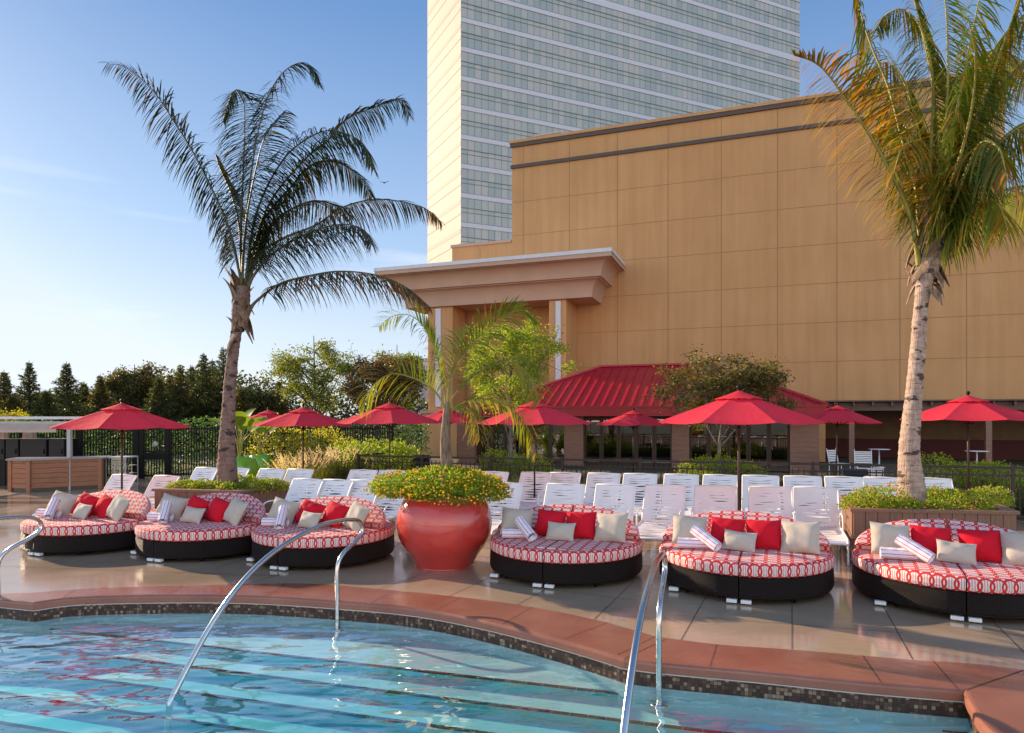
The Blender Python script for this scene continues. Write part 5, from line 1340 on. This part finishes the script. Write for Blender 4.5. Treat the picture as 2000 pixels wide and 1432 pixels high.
clumps('flower clumps in the right planter', '', [
 (1708, 9.75, 0.72, 0.42, 0.30, 'bright green flower clump at the left end of the right planter'),
 (1762, 9.55, 0.68, 0.28, 0.20, 'low flower clump just left of the pale palm trunk base'),
 (1815, 9.50, 0.68, 0.26, 0.18, 'lowest flower clump right in front of the pale palm trunk'),
 (1838, 10.3, 0.72, 0.30, 0.26, 'flower clump right behind the pale palm trunk'),
 (1880, 9.60, 0.70, 0.42, 0.30, 'large flower clump right of the pale palm trunk'),
 (1926, 10.2, 0.72, 0.30, 0.26, 'flower clump at the right end of the right planter')], 30, M['leaf_bright'], M['flower_p'])
clumps('flower clumps in the left planter', '', [
 (362, 12.35, 0.70, 0.30, 0.17, 'pink flower clump at the left end of the left planter'),
 (402, 12.15, 0.70, 0.32, 0.19, 'flower clump left of the brown palm trunk base'),
 (447, 12.02, 0.69, 0.28, 0.16, 'flower clump in front of the brown palm trunk base'),
 (492, 12.15, 0.70, 0.32, 0.20, 'flower clump right of the brown palm trunk base'),
 (532, 12.40, 0.71, 0.30, 0.20, 'flower clump at the right end of the left planter'),
 (470, 12.8, 0.71, 0.32, 0.20, 'flower clump behind the brown palm trunk base')], 50, M['leaf_lantana'], M['flower_p'])
for i, (px, Y, rx, rz, lab) in enumerate([(975, 21.0, 0.75, 0.62, 'yellow green bush left of the slim tree trunk, below the pavilion windows'), (1030, 20.6, 0.75, 0.58, 'yellow green bush right of the slim tree trunk, below the pavilion windows'),
        (1385, 18.6, 0.85, 0.62, 'bright yellow green bush under the dark leaved tree, left part'), (1445, 18.4, 0.70, 0.55, 'bright yellow green bush under the dark leaved tree, right part'),
        (1855, 16.6, 0.85, 0.72, 'bright yellow green bush behind the fence right of the pale palm'), (1935, 16.2, 0.85, 0.70, 'bright yellow green bush behind the fence at the far right')]):
    p = P(px, 815, Y); shrub('bush', lab, 'bush', (p.x, p.y, 0.32), rx, 0.55, rz, 3400, 0.065, M['leaf_bright'], 70+i, 'yellow green bushes behind the low fence', M['flower_y'], 45, 0.022, 0.3, True, -0.2)
for i, (px, Y, rx, rz, mt, lab) in enumerate([(560, 19.6, 1.0, 1.35, 'leaf_yellow', 'yellow leaved shrub behind the grasses, left of the umbrella pole'), (640, 20.0, 1.1, 1.45, 'leaf_yellow', 'yellow leaved shrub behind the grasses, right of the umbrella pole'),
        (735, 18.6, 0.95, 0.95, 'leaf_bright', 'low green hedge shrub behind the umbrella pole near the fence end'), (690, 18.2, 0.75, 0.88, 'leaf_bright', 'low green shrub beside the grasses'), (782, 18.9, 0.6, 0.92, 'leaf_bright', 'low green shrub by the stone gate pier')]):
    p = P(px, 815, Y); shrub('shrub', lab, 'shrub', (p.x, p.y, 0.35), rx, 0.7, rz, 4200, 0.075, M[mt], 90+i, 'shrubs beside the low fence', None, 0, 0, 0.35, True, -0.2)

def grass_clump(label, c, n, h, spread, seed, plumes, mat, group):
    rnd = random.Random(seed); t = thing('ornamental_grass', label, 'grass clump', c, 0, group); mb = MB(); pb = MB()
    for i in range(n):
        a = rnd.uniform(0, 2*PI); r = rnd.uniform(0, 0.16); p = Vector((r*math.cos(a), r*math.sin(a), 0)); lean = rnd.uniform(0.1, 1.0)*spread
        d = Vector((math.cos(a)*lean, math.sin(a)*lean, 1)).normalized(); H_ = h*rnd.uniform(0.6, 1.05)
        leaf_strip(mb, p, d, Vector((0, 0, 1)), H_, 0.014, 0.16*rnd.uniform(0.5, 1.6), 5)
    for i in range(plumes):
        a = rnd.uniform(0, 2*PI); lean = rnd.uniform(0.2, 1.0)*spread; d = Vector((math.cos(a)*lean, math.sin(a)*lean, 1)).normalized(); q = d*h*rnd.uniform(0.85, 1.15)
        leaf_strip(mb, Vector((0, 0, 0.05)), d, Vector((0, 0, 1)), q.length, 0.006, 0.02, 3)
        dd = (d+Vector((math.cos(a)*0.25, math.sin(a)*0.25, -0.05))).normalized()
        for k in range(16):
            f = k/15; o = q+dd*0.24*f; rleaf(pb, o, 0.05*(1-0.5*f), 0.018, rnd, dd+Vector((rnd.gauss(0, .5), rnd.gauss(0, .5), rnd.gauss(0, .5))))
    mb.build('blades', M[mat], t)
    if plumes: o = pb.build('plumes', M['plume'], t); o['kind'] = 'stuff'
    return t
for i, (px, Y, n, h, pl_, m_, lab) in enumerate([(566, 17.4, 380, 0.85, 70, 'grass', 'feathery fountain grass clump right of the green pots'), (595, 17.0, 400, 0.88, 60, 'grass', 'feathery fountain grass clump at the umbrella pole'), (625, 17.3, 420, 1.0, 60, 'grass', 'feathery fountain grass clump right of the umbrella pole'),
        (665, 17.4, 420, 1.05, 55, 'grass_dark', 'darker fountain grass clump with pale plumes in the middle'), (700, 17.6, 420, 1.05, 18, 'grass_dark', 'darker fountain grass clump at the end of the low fence'), (645, 16.6, 380, 0.75, 0, 'grass_dark', 'low dark grass clump without plumes behind the loungers'), (610, 16.4, 320, 0.62, 0, 'grass', 'low green grass clump behind the loungers')]):
    p = P(px, 815, Y); grass_clump(lab, (p.x, p.y, 0), n, h, 0.75, 200+i, pl_, m_, 'ornamental grasses beside the low fence')
# planting bed between fence and pavilion: uncountable blades
rnd = random.Random(77); mb = MB()
for i in range(15000):
    a = rnd.random(); b = rnd.random(); A = Vector((-3.6, 17.8, 0)); B = Vector((12.5, 13.0, 0)); n_ = Vector((0.28, 0.96, 0))
    p = A.lerp(B, a)+n_*(b**1.4*3.8); leaf_strip(mb, p, Vector((rnd.gauss(0, .35), rnd.gauss(0, .35), 1)), Vector((0, 0, 1)), rnd.uniform(0.30, 0.68), 0.020, 0.14, 3)
struct(mb.build('grass_bed', M['grass_dark']), 'stuff')
mb = MB(); mb.quad((-4.2, 17.4, 0.004), (12.2, 12.5, 0.004), (13.8, 18.0, 0.004), (-2.2, 22.6, 0.004)); struct(mb.build('planting_soil', M['soil']))
# hedge behind the tall fence
rnd = random.Random(5); mb = MB()
for i in range(16000):
    x = rnd.uniform(-19, -3.2); y = 23.5+0.12*(x+17)+rnd.uniform(0, 0.9); z = rnd.uniform(0.0, 1.95+0.12*math.sin(x*2.1)); rleaf(mb, Vector((x, y, z)), 0.11, 0.06, rnd)
hd = tag(mb.build('hedge', M['leaf_hedge']), 'leafy green hedge showing through the pickets of the tall black fence', 'hedge')

def tree(label, px, Y, trunk_h, crown, n_leaf, leaf, mat, seed, trunk_r=0.05, group=None, bark='bark', lean=0.0, name='tree', holes=0.45, nl=16):
    """crown = (px centre x, y top, y bottom, half width px) in the picture plane, converted once to metres"""
    rnd = random.Random(seed); base = P(px, 815, Y); base.z = 0; t = thing(name, label, 'tree', base, 0, group)
    cx, yt, yb, hw = crown; s = Y/F
    zt, zb, hx = H-(yt-815)*s, H-(yb-815)*s, hw*s; cxx = (cx-px)*s; cz = (zt+zb)/2; rz = (zt-zb)/2
    mb = MB(); top = Vector((cxx*0.6, 0, zb+rz*1.0)); tp_ = catmull([(0, 0, 0), (cxx*0.15, 0.02, zb*0.5), (cxx*0.35, 0, zb+rz*0.2), tuple(top), (cxx, 0.05, zt-rz*0.25)], 5)
    mb.tube(tp_, [trunk_r*(1-0.85*k/(len(tp_)-1)) for k in range(len(tp_))], 9)
    mb.build('trunk', M[bark], t)
    lb = MB(); br = MB(); twigs = []
    for i in range(nl):
        f = 0.36+0.60*i/nl; o = tp_[int(f*(len(tp_)-1))]; a = i*2.4+rnd.uniform(-.4, .4); el = rnd.uniform(-0.15, 0.9)
        dd = Vector((math.cos(a), math.sin(a), el)).normalized()
        tgt = Vector((cxx+dd.x*hx*rnd.uniform(.65, 1.02), dd.y*hx*rnd.uniform(.6, .95), cz+dd.z*rz*rnd.uniform(.6, 1.0)-0.15*rz))
        if tgt.z < o.z-0.7: tgt.z = o.z-0.7
        mid = (o+tgt)/2+Vector((rnd.gauss(0, .06), rnd.gauss(0, .06), 0.10*rz)); br.tube(catmull([o, mid, tgt], 4), [trunk_r*0.38*(1-0.8*k/8) for k in range(9)], 5)
        for j in range(6):
            g = rnd.uniform(0.35, 1.0); q = o.lerp(mid, g*2) if g < 0.5 else mid.lerp(tgt, (g-0.5)*2)
            e = q+Vector((rnd.gauss(0, 1), rnd.gauss(0, 1), rnd.gauss(0, 0.8))).normalized()*hx*rnd.uniform(0.12, 0.32)
            # keep inside an uneven ellipsoid
            v = Vector(((e.x-cxx)/hx, e.y/hx, (e.z-cz)/rz)); lim = 0.98+0.30*mnoise.noise(v*1.7+Vector((seed, 0, 0)))
            if v.length > lim: v = v*lim/v.length; e = Vector((cxx+v.x*hx, v.y*hx, cz+v.z*rz))
            br.tube([tuple(q), tuple(e)], [0.008, 0.003], 4, False); twigs.append((q, e))
    per = max(1, n_leaf//len(twigs))
    for q, e in twigs:
        m_ = int(per*rnd.uniform(0.4, 1.6)*(1 if rnd.random() > holes*0.3 else 0.25)); d0 = (e-q)
        for k in range(m_):
            f = rnd.random()**0.6*1.12; p = q+d0*f+Vector((rnd.gauss(0, 1), rnd.gauss(0, 1), rnd.gauss(0, .7)))*leaf*1.25
            rleaf(lb, p, leaf*rnd.uniform(.7, 1.3), leaf*0.5, rnd, d0.normalized()*0.5+Vector((rnd.gauss(0, .8), rnd.gauss(0, .8), rnd.gauss(0, .5)-0.25)))
    br.build('branches', M[bark], t); lb.build('crown', M[mat], t)
    return t
tree('airy green tree left of the white sky gap, right of the brown palm trunk', 618, 26, 2.6, (612, 630, 835, 108), 12000, 0.105, 'leaf_locust', 1, 0.09, 'young deciduous trees', nl=20)
tree('rusty leaved tree left of the entrance canopy pier', 730, 25, 2.6, (748, 662, 840, 84), 12000, 0.105, 'leaf_rust', 2, 0.08, 'young deciduous trees', nl=18)
tree('green tree reaching toward the canopy, behind the rusty leaved one', 775, 27.5, 2.6, (775, 652, 820, 60), 11000, 0.12, 'leaf_locust', 12, 0.08, 'young deciduous trees', nl=18)
tree('bright yellow green tree under the entrance canopy behind the small palm', 998, 20.5, 2.6, (996, 574, 850, 118), 17000, 0.09, 'leaf_bright', 3, 0.07, 'young deciduous trees', 'bark_light', nl=24)
tree('dark leaved spreading tree behind the largest umbrella in front of the pavilion', 1402, 18.8, 2.6, (1416, 668, 850, 140), 15000, 0.10, 'leaf_redbud', 4, 0.07, 'young deciduous trees', 'bark_light', nl=24)
tree('rounded grey green tree at the tree line right of the brown palm', 500, 40, 3, (500, 732, 850, 52), 9000, 0.18, 'leaf_conifer', 5, 0.14, 'young deciduous trees')
tree('tall warm toned broadleaf tree in the tree line at the left', 262, 42, 3, (262, 692, 850, 78), 16000, 0.17, 'leaf_conifer_b', 6, 0.16, 'young deciduous trees', nl=22)
tree('yellow green low tree behind the bar roof at the far left', 28, 33, 2, (26, 792, 850, 40), 2500, 0.13, 'leaf_yellow', 7, 0.08, 'young deciduous trees')

def conifer(label, px, Y, ytop, hw, seed, mat='leaf_conifer', n_b=70):
    rnd = random.Random(seed); base = P(px, 815, Y); base.z = 0; t = thing('conifer_tree', label, 'conifer', base, 0, 'conifers in the tree line at the left')
    s = Y/F; Ht = H-(ytop-815)*s; W = hw*s; mb = MB(); mb.tube([(0, 0, 0), (0.02, 0, Ht*0.5), (0, 0, Ht)], [0.13, 0.07, 0.012], 7); mb.build('trunk', M['bark'], t)
    lb = MB(); bb = MB()
    for i in range(n_b):
        f = (i/n_b)**0.9; z = 0.3+(Ht-0.45)*f; a = i*2.399+rnd.uniform(-.3, .3); L = W*1.55*(1-f)**1.15*rnd.uniform(0.45, 1.2)+0.06; rise = rnd.uniform(0.05, 0.55)
        d = Vector((math.cos(a), math.sin(a), 0)); p0 = Vector((0, 0, z)); p1 = p0+d*L*0.55+Vector((0, 0, L*0.12)); p2 = p0+d*L+Vector((0, 0, L*rise))
        path = catmull([p0, p1, p2], 5); bb.tube(path, [0.02*(1-0.8*k/10) for k in range(11)], 4, False)
        m_ = int(8+120*L)
        for k in range(m_):
            g = rnd.uniform(0.12, 1.0); q = path[int(g*10)]+Vector((rnd.gauss(0, 1), rnd.gauss(0, 1), rnd.gauss(0, .6)))*(0.03+0.07*min(1, L))*(1.15-g*0.6)
            rleaf(lb, q, rnd.uniform(0.10, 0.20), 0.045, rnd, d*0.8+Vector((rnd.gauss(0, .55), rnd.gauss(0, .55), rnd.gauss(0.15, .5))))
    bb.build('branches', M['bark'], t); lb.build('needles', M[mat], t)
for i, (px, yt, hw, Y, lab) in enumerate([(8, 722, 52, 36, 'dark conifer cut off by the left edge'), (57, 704, 46, 38, 'dark conifer with pointed top, second from the left edge'), (130, 706, 58, 37, 'dark open conifer above the left end of the first umbrella'), (196, 730, 40, 39, 'smaller conifer above the first umbrella'),
        (225, 722, 42, 43, 'conifer in front of the warm toned broadleaf tree'), (310, 735, 50, 38, 'full conifer right of the warm toned broadleaf tree'), (352, 713, 52, 40, 'conifer two left of the brown palm trunk'), (398, 688, 54, 41, 'tall conifer just left of the brown palm trunk'),
        (436, 676, 55, 42, 'tallest conifer behind the brown palm trunk'), (545, 742, 46, 43, 'blue dark conifer right of the brown palm trunk'), (90, 760, 50, 34, 'low conifer between the two pointed ones at the left'), (-60, 700, 60, 36, 'conifer beyond the left edge'), (470, 755, 50, 38, 'low conifer right behind the brown palm trunk')
        , (164, 745, 50, 40, 'low broad conifer between the open conifer and the smaller one above the first umbrella'), (285, 722, 52, 44, 'conifer right behind the warm toned broadleaf tree'), (332, 728, 50, 43, 'conifer between the full conifer and its taller neighbour'), (375, 712, 52, 44, 'slender conifer between two taller ones left of the brown palm'), (415, 700, 52, 45, 'conifer tucked behind the two tallest ones'), (24, 770, 55, 35, 'low conifer above the bar roof at the left edge'), (520, 760, 44, 45, 'low dark conifer beside the blue dark one')]):
    if px < -30: continue
    conifer(lab, px, Y, yt, hw, 300+i, 'leaf_conifer' if i % 3 else 'leaf_conifer_b', 120)
# distant wood closing the horizon
rnd = random.Random(9); mb = MB()
for i in range(26000):
    x = rnd.uniform(-46, -2); y = 46+rnd.uniform(0, 3); z = rnd.uniform(0, 3.5+2.3*max(0, 1-abs(x+22)/11)+0.9*mnoise.noise(Vector((x*0.25, 1, 0)))+0.6*mnoise.noise(Vector((x*1.1, 5, 0)))); rleaf(mb, Vector((x, y, z)), 0.30, 0.15, rnd)
struct(mb.build('distant_wood', M['leaf_conifer']), 'stuff')
# broad-leaved plants in the green pots
def banana(label, c, h, n, seed):
    rnd = random.Random(seed); t = thing('bird_of_paradise_plant', label, 'plant', c, 0, 'broad leaved plants in the green pots')
    for i in range(n):
        a = i*2.4+rnd.uniform(-.3, .3); sp_ = rnd.uniform(0.15, 0.55); mb = MB(); st = catmull([(0, 0, 0), (math.cos(a)*0.08, math.sin(a)*0.08, h*0.4), (math.cos(a)*sp_*0.6, math.sin(a)*sp_*0.6, h*rnd.uniform(0.6, 0.8))], 4)
        mb.tube(st, [0.022, 0.02, 0.018, 0.016, 0.014, 0.012, 0.011, 0.01, 0.009], 6, True, 1)
        p = st[-1]; d = (st[-1]-st[-3]).normalized(); L = rnd.uniform(0.40, 0.62); W = rnd.uniform(0.15, 0.22); rows = []; sd = Vector((-math.sin(a), math.cos(a), 0))
        for k in range(9):
            f = k/8; w = W*math.sin(PI*min(1, 0.08+0.92*f))**0.6; rows.append((p-sd*w+Vector((0, 0, 0.03)), p, p+sd*w+Vector((0, 0, 0.03)))); p = p+d*L/8; d = (d+Vector((math.cos(a)*.14, math.sin(a)*.14, -0.16*(f+.3)))).normalized()
        n0 = len(mb.v)
        for r in rows: mb.v += [tuple(x) for x in r]
        for k in range(8):
            for q in (0, 1): mb.face((n0+3*k+q, n0+3*k+q+1, n0+3*k+4+q, n0+3*k+3+q), None, 0, True)
        mb.build('leaf', [M['leaf_banana'], M['rachis']], t)
p = P(468, 815, 17.0); banana('broad leaved plant in the larger green pot, beside the brown palm trunk', (p.x, p.y, 0.94), 1.15, 11, 1)
p = P(508, 815, 19.0); banana('broad leaved plant in the smaller green pot, below the distant umbrella', (p.x, p.y, 0.90), 1.0, 9, 2)

# ================================================================ BAR AREA AT THE LEFT
def Lp(px, py): return G(px, py)
a, b_, c_ = G(21, 960), G(57, 961.5), G(197, 954)
bar = thing('bar_counter', 'wood clad bar counter with grey top at the far left', 'bar counter', (b_.x, b_.y, 0)); o_ = Vector((b_.x, b_.y))
dep = Vector((-0.25, 0.75))
pts = [Vector(a[:2])-o_, Vector((0, 0)), Vector(c_[:2])-o_, Vector(c_[:2])-o_+dep, Vector(a[:2])-o_+dep]
mb = MB()
for i in (0, 1):
    p, q = pts[i], pts[i+1]; d = (q-p).normalized(); z = 0.10
    while z < 0.80: mb.slab(p+d*0.05, q-d*0.05, 0.03, z, z+0.125); z += 0.137
mb.build('boards', M['wood_h'], bar)
mb = MB(); mb.prism([p*0.985 for p in pts], 0.0, 0.86)
mb.build('carcass', M['darkcap'], bar)
for p in pts[:3]: mb = MB(); mb.prism([p+Vector(v) for v in ((-.05, -.05), (.05, -.05), (.05, .05), (-.05, .05))], 0, 0.859); mb.build('corner_post', M['wood_h'], bar)
mb = MB(); cen = sum(pts, Vector((0, 0)))/5; mb.prism([p+(p-cen).normalized()*0.12 for p in pts], 0.861, 0.90); mb.build('counter_top', M['counter'], bar)
cb = thing('glass_cabinet', 'glass fronted drinks cabinet at the right end of the wooden bar', 'cabinet', (c_.x+0.05, c_.y+0.15, 0), -0.1)
mb = MB(); mb.box(0, 0.62, 0, 0.55, 0, 0.12); mb.box(0, 0.62, 0, 0.55, 0.865, 0.90)
for z in (0.40, 0.63): mb.box(0.02, 0.60, 0.03, 0.52, z, z+0.012)
for x, y in ((0, 0), (0.6, 0), (0, 0.53), (0.6, 0.53)): mb.box(x, x+0.02, y, y+0.02, 0.12, 0.865)
mb.build('frame', M['greypaint'], cb)
mb = MB(); mb.quad((0.02, 0.005, 0.12), (0.6, 0.005, 0.12), (0.6, 0.005, 0.865), (0.02, 0.005, 0.865)); mb.build('pane', M['cabglass'], cb)
mb = MB()
for k in range(7):
    for z in (0.13, 0.413, 0.643): mb.lathe([(0, 0), (0.028, 0), (0.033, 0.10), (0.030, 0.10), (0.026, 0.01), (0, 0.01)], 12, (0.07+k*0.08, 0.2+0.07*(k % 2), z))
mb.build('glassware', M['cabglass'], cb)
for k, (px0, px1, lab) in enumerate(((-30, 10, 'black cabinet cut off by the left edge'), (11, 37, 'black cabinet second from the left edge'), (39, 92, 'black cabinet in the middle above the bar'), (95, 127, 'black cabinet at the right end above the bar'))):
    a = P(px0, 815, 20.0); b = P(px1, 815, 20.0)
    t = thing('black_cabinet', lab, 'cabinet', (a.x, a.y, 0), 0, 'black cabinets behind the bar'); w = b.x-a.x
    mb = MB(); mb.box(0, w, 0, 0.6, 0, 1.40); mb.build('body', M['black'], t, bevel=0.01); mb = MB(); mb.box(0.02, w-0.02, -0.02, -0.001, 0.78, 1.38); mb.build('door', M['plastic'], t); mb = MB(); mb.box(w-0.09, w-0.07, -0.05, -0.021, 0.95, 1.10); mb.build('handle', M['black'], t)
pg = thing('bar_pergola', 'flat grey pergola frame with beige valance over the bar at the far left', 'pergola', (0, 0, 0))
p1 = G(136, 957); mb = MB(); mb.box(p1.x-0.05, p1.x+0.05, p1.y-0.05, p1.y+0.05, 0, 1.80); mb.build('post', M['greypaint'], pg)
mb = MB(); q2 = P(-200, 815, p1.y+0.3); mb.box(q2.x, p1.x+0.35, p1.y+0.05, p1.y+0.17, 1.80, 1.93); mb.build('beam', M['greypaint'], pg)
mb = MB(); mb.box(q2.x, p1.x-0.2, p1.y+1.2, p1.y+1.32, 1.99, 2.07); mb.box(q2.x, q2.x+0.1, p1.y, p1.y+3, 1.9, 2.0); mb.build('rear_beam', M['whitecap'], pg)
mb = MB(); v0 = P(-200, 815, p1.y); v1 = P(110, 815, p1.y)
nv = 60
for k in range(nv):
    x0 = v0.x+(v1.x-v0.x)*k/nv; x1 = v0.x+(v1.x-v0.x)*(k+1)/nv
    mb.quad((x0, p1.y+0.02*math.sin(k), 1.62), (x1, p1.y+0.02*math.sin(k+1), 1.62), (x1, p1.y, 1.86), (x0, p1.y, 1.86), sm=True)
mb.build('valance', M['valance'], pg)
for px in (3, 58):
    c = P(px, 815, 20.9); mb = MB(); rows = []
    for j in range(9):
        f = j/8; rr = 0.17*(1+0.6*(1-f)); rows.append([(c.x+(rr+0.03*math.sin(k*2.5))*math.cos(2*PI*k/24)*0.9, c.y+(rr+0.03*math.sin(k*2.5))*math.sin(2*PI*k/24)*0.5, 0.9+0.95*f) for k in range(24)])
    for r0_, r1_ in zip(rows[:-1], rows[1:]):
        for k in range(24): mb.quad(r0_[k], r0_[(k+1) % 24], r1_[(k+1) % 24], r1_[k], sm=True)
    mb.build('tied_curtain', M['curtain'], pg)

# ================================================================ BINS, TABLES, CHAIRS BY THE BUILDING
def bin_(label, px, Y):
    p = P(px, 815, Y); t = thing('litter_bin', label, 'bin', (p.x, p.y, 0), -0.3, 'black litter bins'); mb = MB()
    mb.prism([(-.20, -.19), (.20, -.19), (.22, .19), (-.22, .19)], 0, 0.86); mb.build('body', M['plastic'], t, bevel=0.03)
    mb = MB(); n = 8
    for k in range(n):
        a0, a1 = PI*k/n, PI*(k+1)/n; mb.quad((-.235, -.22*math.cos(a0), 0.87+0.12*math.sin(a0)), (.235, -.22*math.cos(a0), 0.87+0.12*math.sin(a0)), (.235, -.22*math.cos(a1), 0.87+0.12*math.sin(a1)), (-.235, -.22*math.cos(a1), 0.87+0.12*math.sin(a1)), sm=True)
    for s in (-1, 1):
        n0 = len(mb.v); mb.v += [(s*.235, -.22*math.cos(PI*k/n), 0.87+0.12*math.sin(PI*k/n)) for k in range(n+1)]; mb.face(range(n0, n0+n+1))
    mb.build('lid', M['plastic'], t); mb = MB(); mb.box(-.04, .04, -.199, -.1925, .62, .68); mb.build('sticker', M['whitebox'], t)
bin_('black litter bin by the fence left of the pale palm trunk', 1668, 13.7); bin_('black litter bin behind the small palm trunk, by the tan pier', 821, 18.8)
def table(label, px, Y, h=0.76, r=0.40):
    p = P(px, 815, Y); t = thing('round_table', label, 'table', (p.x, p.y, 0), 0, 'round white tables in the loggia'); mb = MB(); mb.lathe([(0, h-0.02), (r-.01, h-0.02), (r, h-0.01), (r-.01, h), (0, h)], 28); mb.build('table_top', M['white'], t)
    mb = MB(); mb.lathe([(0.0, 0), (0.22, 0), (0.22, 0.02), (0.03, 0.05), (0.025, h-0.021), (0, h-0.021)], 16); mb.build('pedestal', M['white'], t)
table('round white table in the loggia left of the pale palm trunk', 1717, 27.0); table('round white table in the loggia right of the pale palm', 1908, 25.5)
def wchair(label, px, Y, rz):
    p = P(px, 815, Y); t = thing('patio_chair', label, 'chair', (p.x, p.y, 0), rz, 'white patio chairs by the loggia'); mb = MB()
    for k in range(7): mb.box(-.25, .25, .24+k*.012, .255+k*.012, .48+k*.06, .52+k*.06)
    for s in (-1, 1): mb.tube([(s*.26, .22, .40), (s*.26, .33, .94)], 0.014, 6)
    mb.build('backrest', M['white'], t); mb = MB()
    for k in range(8): mb.box(-.25, .25, -.24+k*.06, -.20+k*.06, .41, .42)
    mb.build('seat', M['strap'], t)
    for x in (-.25, .25):
        for y in (-.23, .23): mb = MB(); mb.tube([(x, y, 0), (x, y, .41)], 0.014, 6); mb.build('leg', M['white'], t)
wchair('white patio chair in the loggia shade below the round table', 1688, 22.5, R(-20)); wchair('white patio chair right beside the black bin, behind the fence', 1700, 15.6, R(150)); wchair('white patio chair in the shade left of the first white chair', 1640, 23.5, R(30))
# bird crossing the sky
p = P(750, 357, 60); t = MB()
t.quad((-0.42, 0, 0.14), (-0.40, 0.10, 0.14), (0, 0.12, 0), (0, -0.06, 0)); t.quad((0.42, 0, 0.14), (0.40, 0.10, 0.14), (0, 0.12, 0), (0, -0.06, 0)); t.tube([(0, -0.22, 0), (0, -0.1, 0.0), (0, 0.1, 0), (0, 0.28, 0.01)], [0.01, 0.05, 0.05, 0.01], 8)
tag(t.build('bird', M['black'], None, p), 'tiny dark bird gliding in the sky between the left palm and the tower', 'bird')
# wall lamps on the pavilion piers
for a0, a1 in pr:
    mb = MB(); am = (a0+a1)/2; mb.box(am-.03, am+.03, bf-.10, bf-.001, 1.90, 1.95); mb.lathe([(0.0, 0.10), (0.03, 0.10), (0.10, 0.02), (0.10, 0.0), (0.0, 0.01)], 16, (am, bf-.14, 1.82)); mb.build('wall_lamp', M['black'], pav)
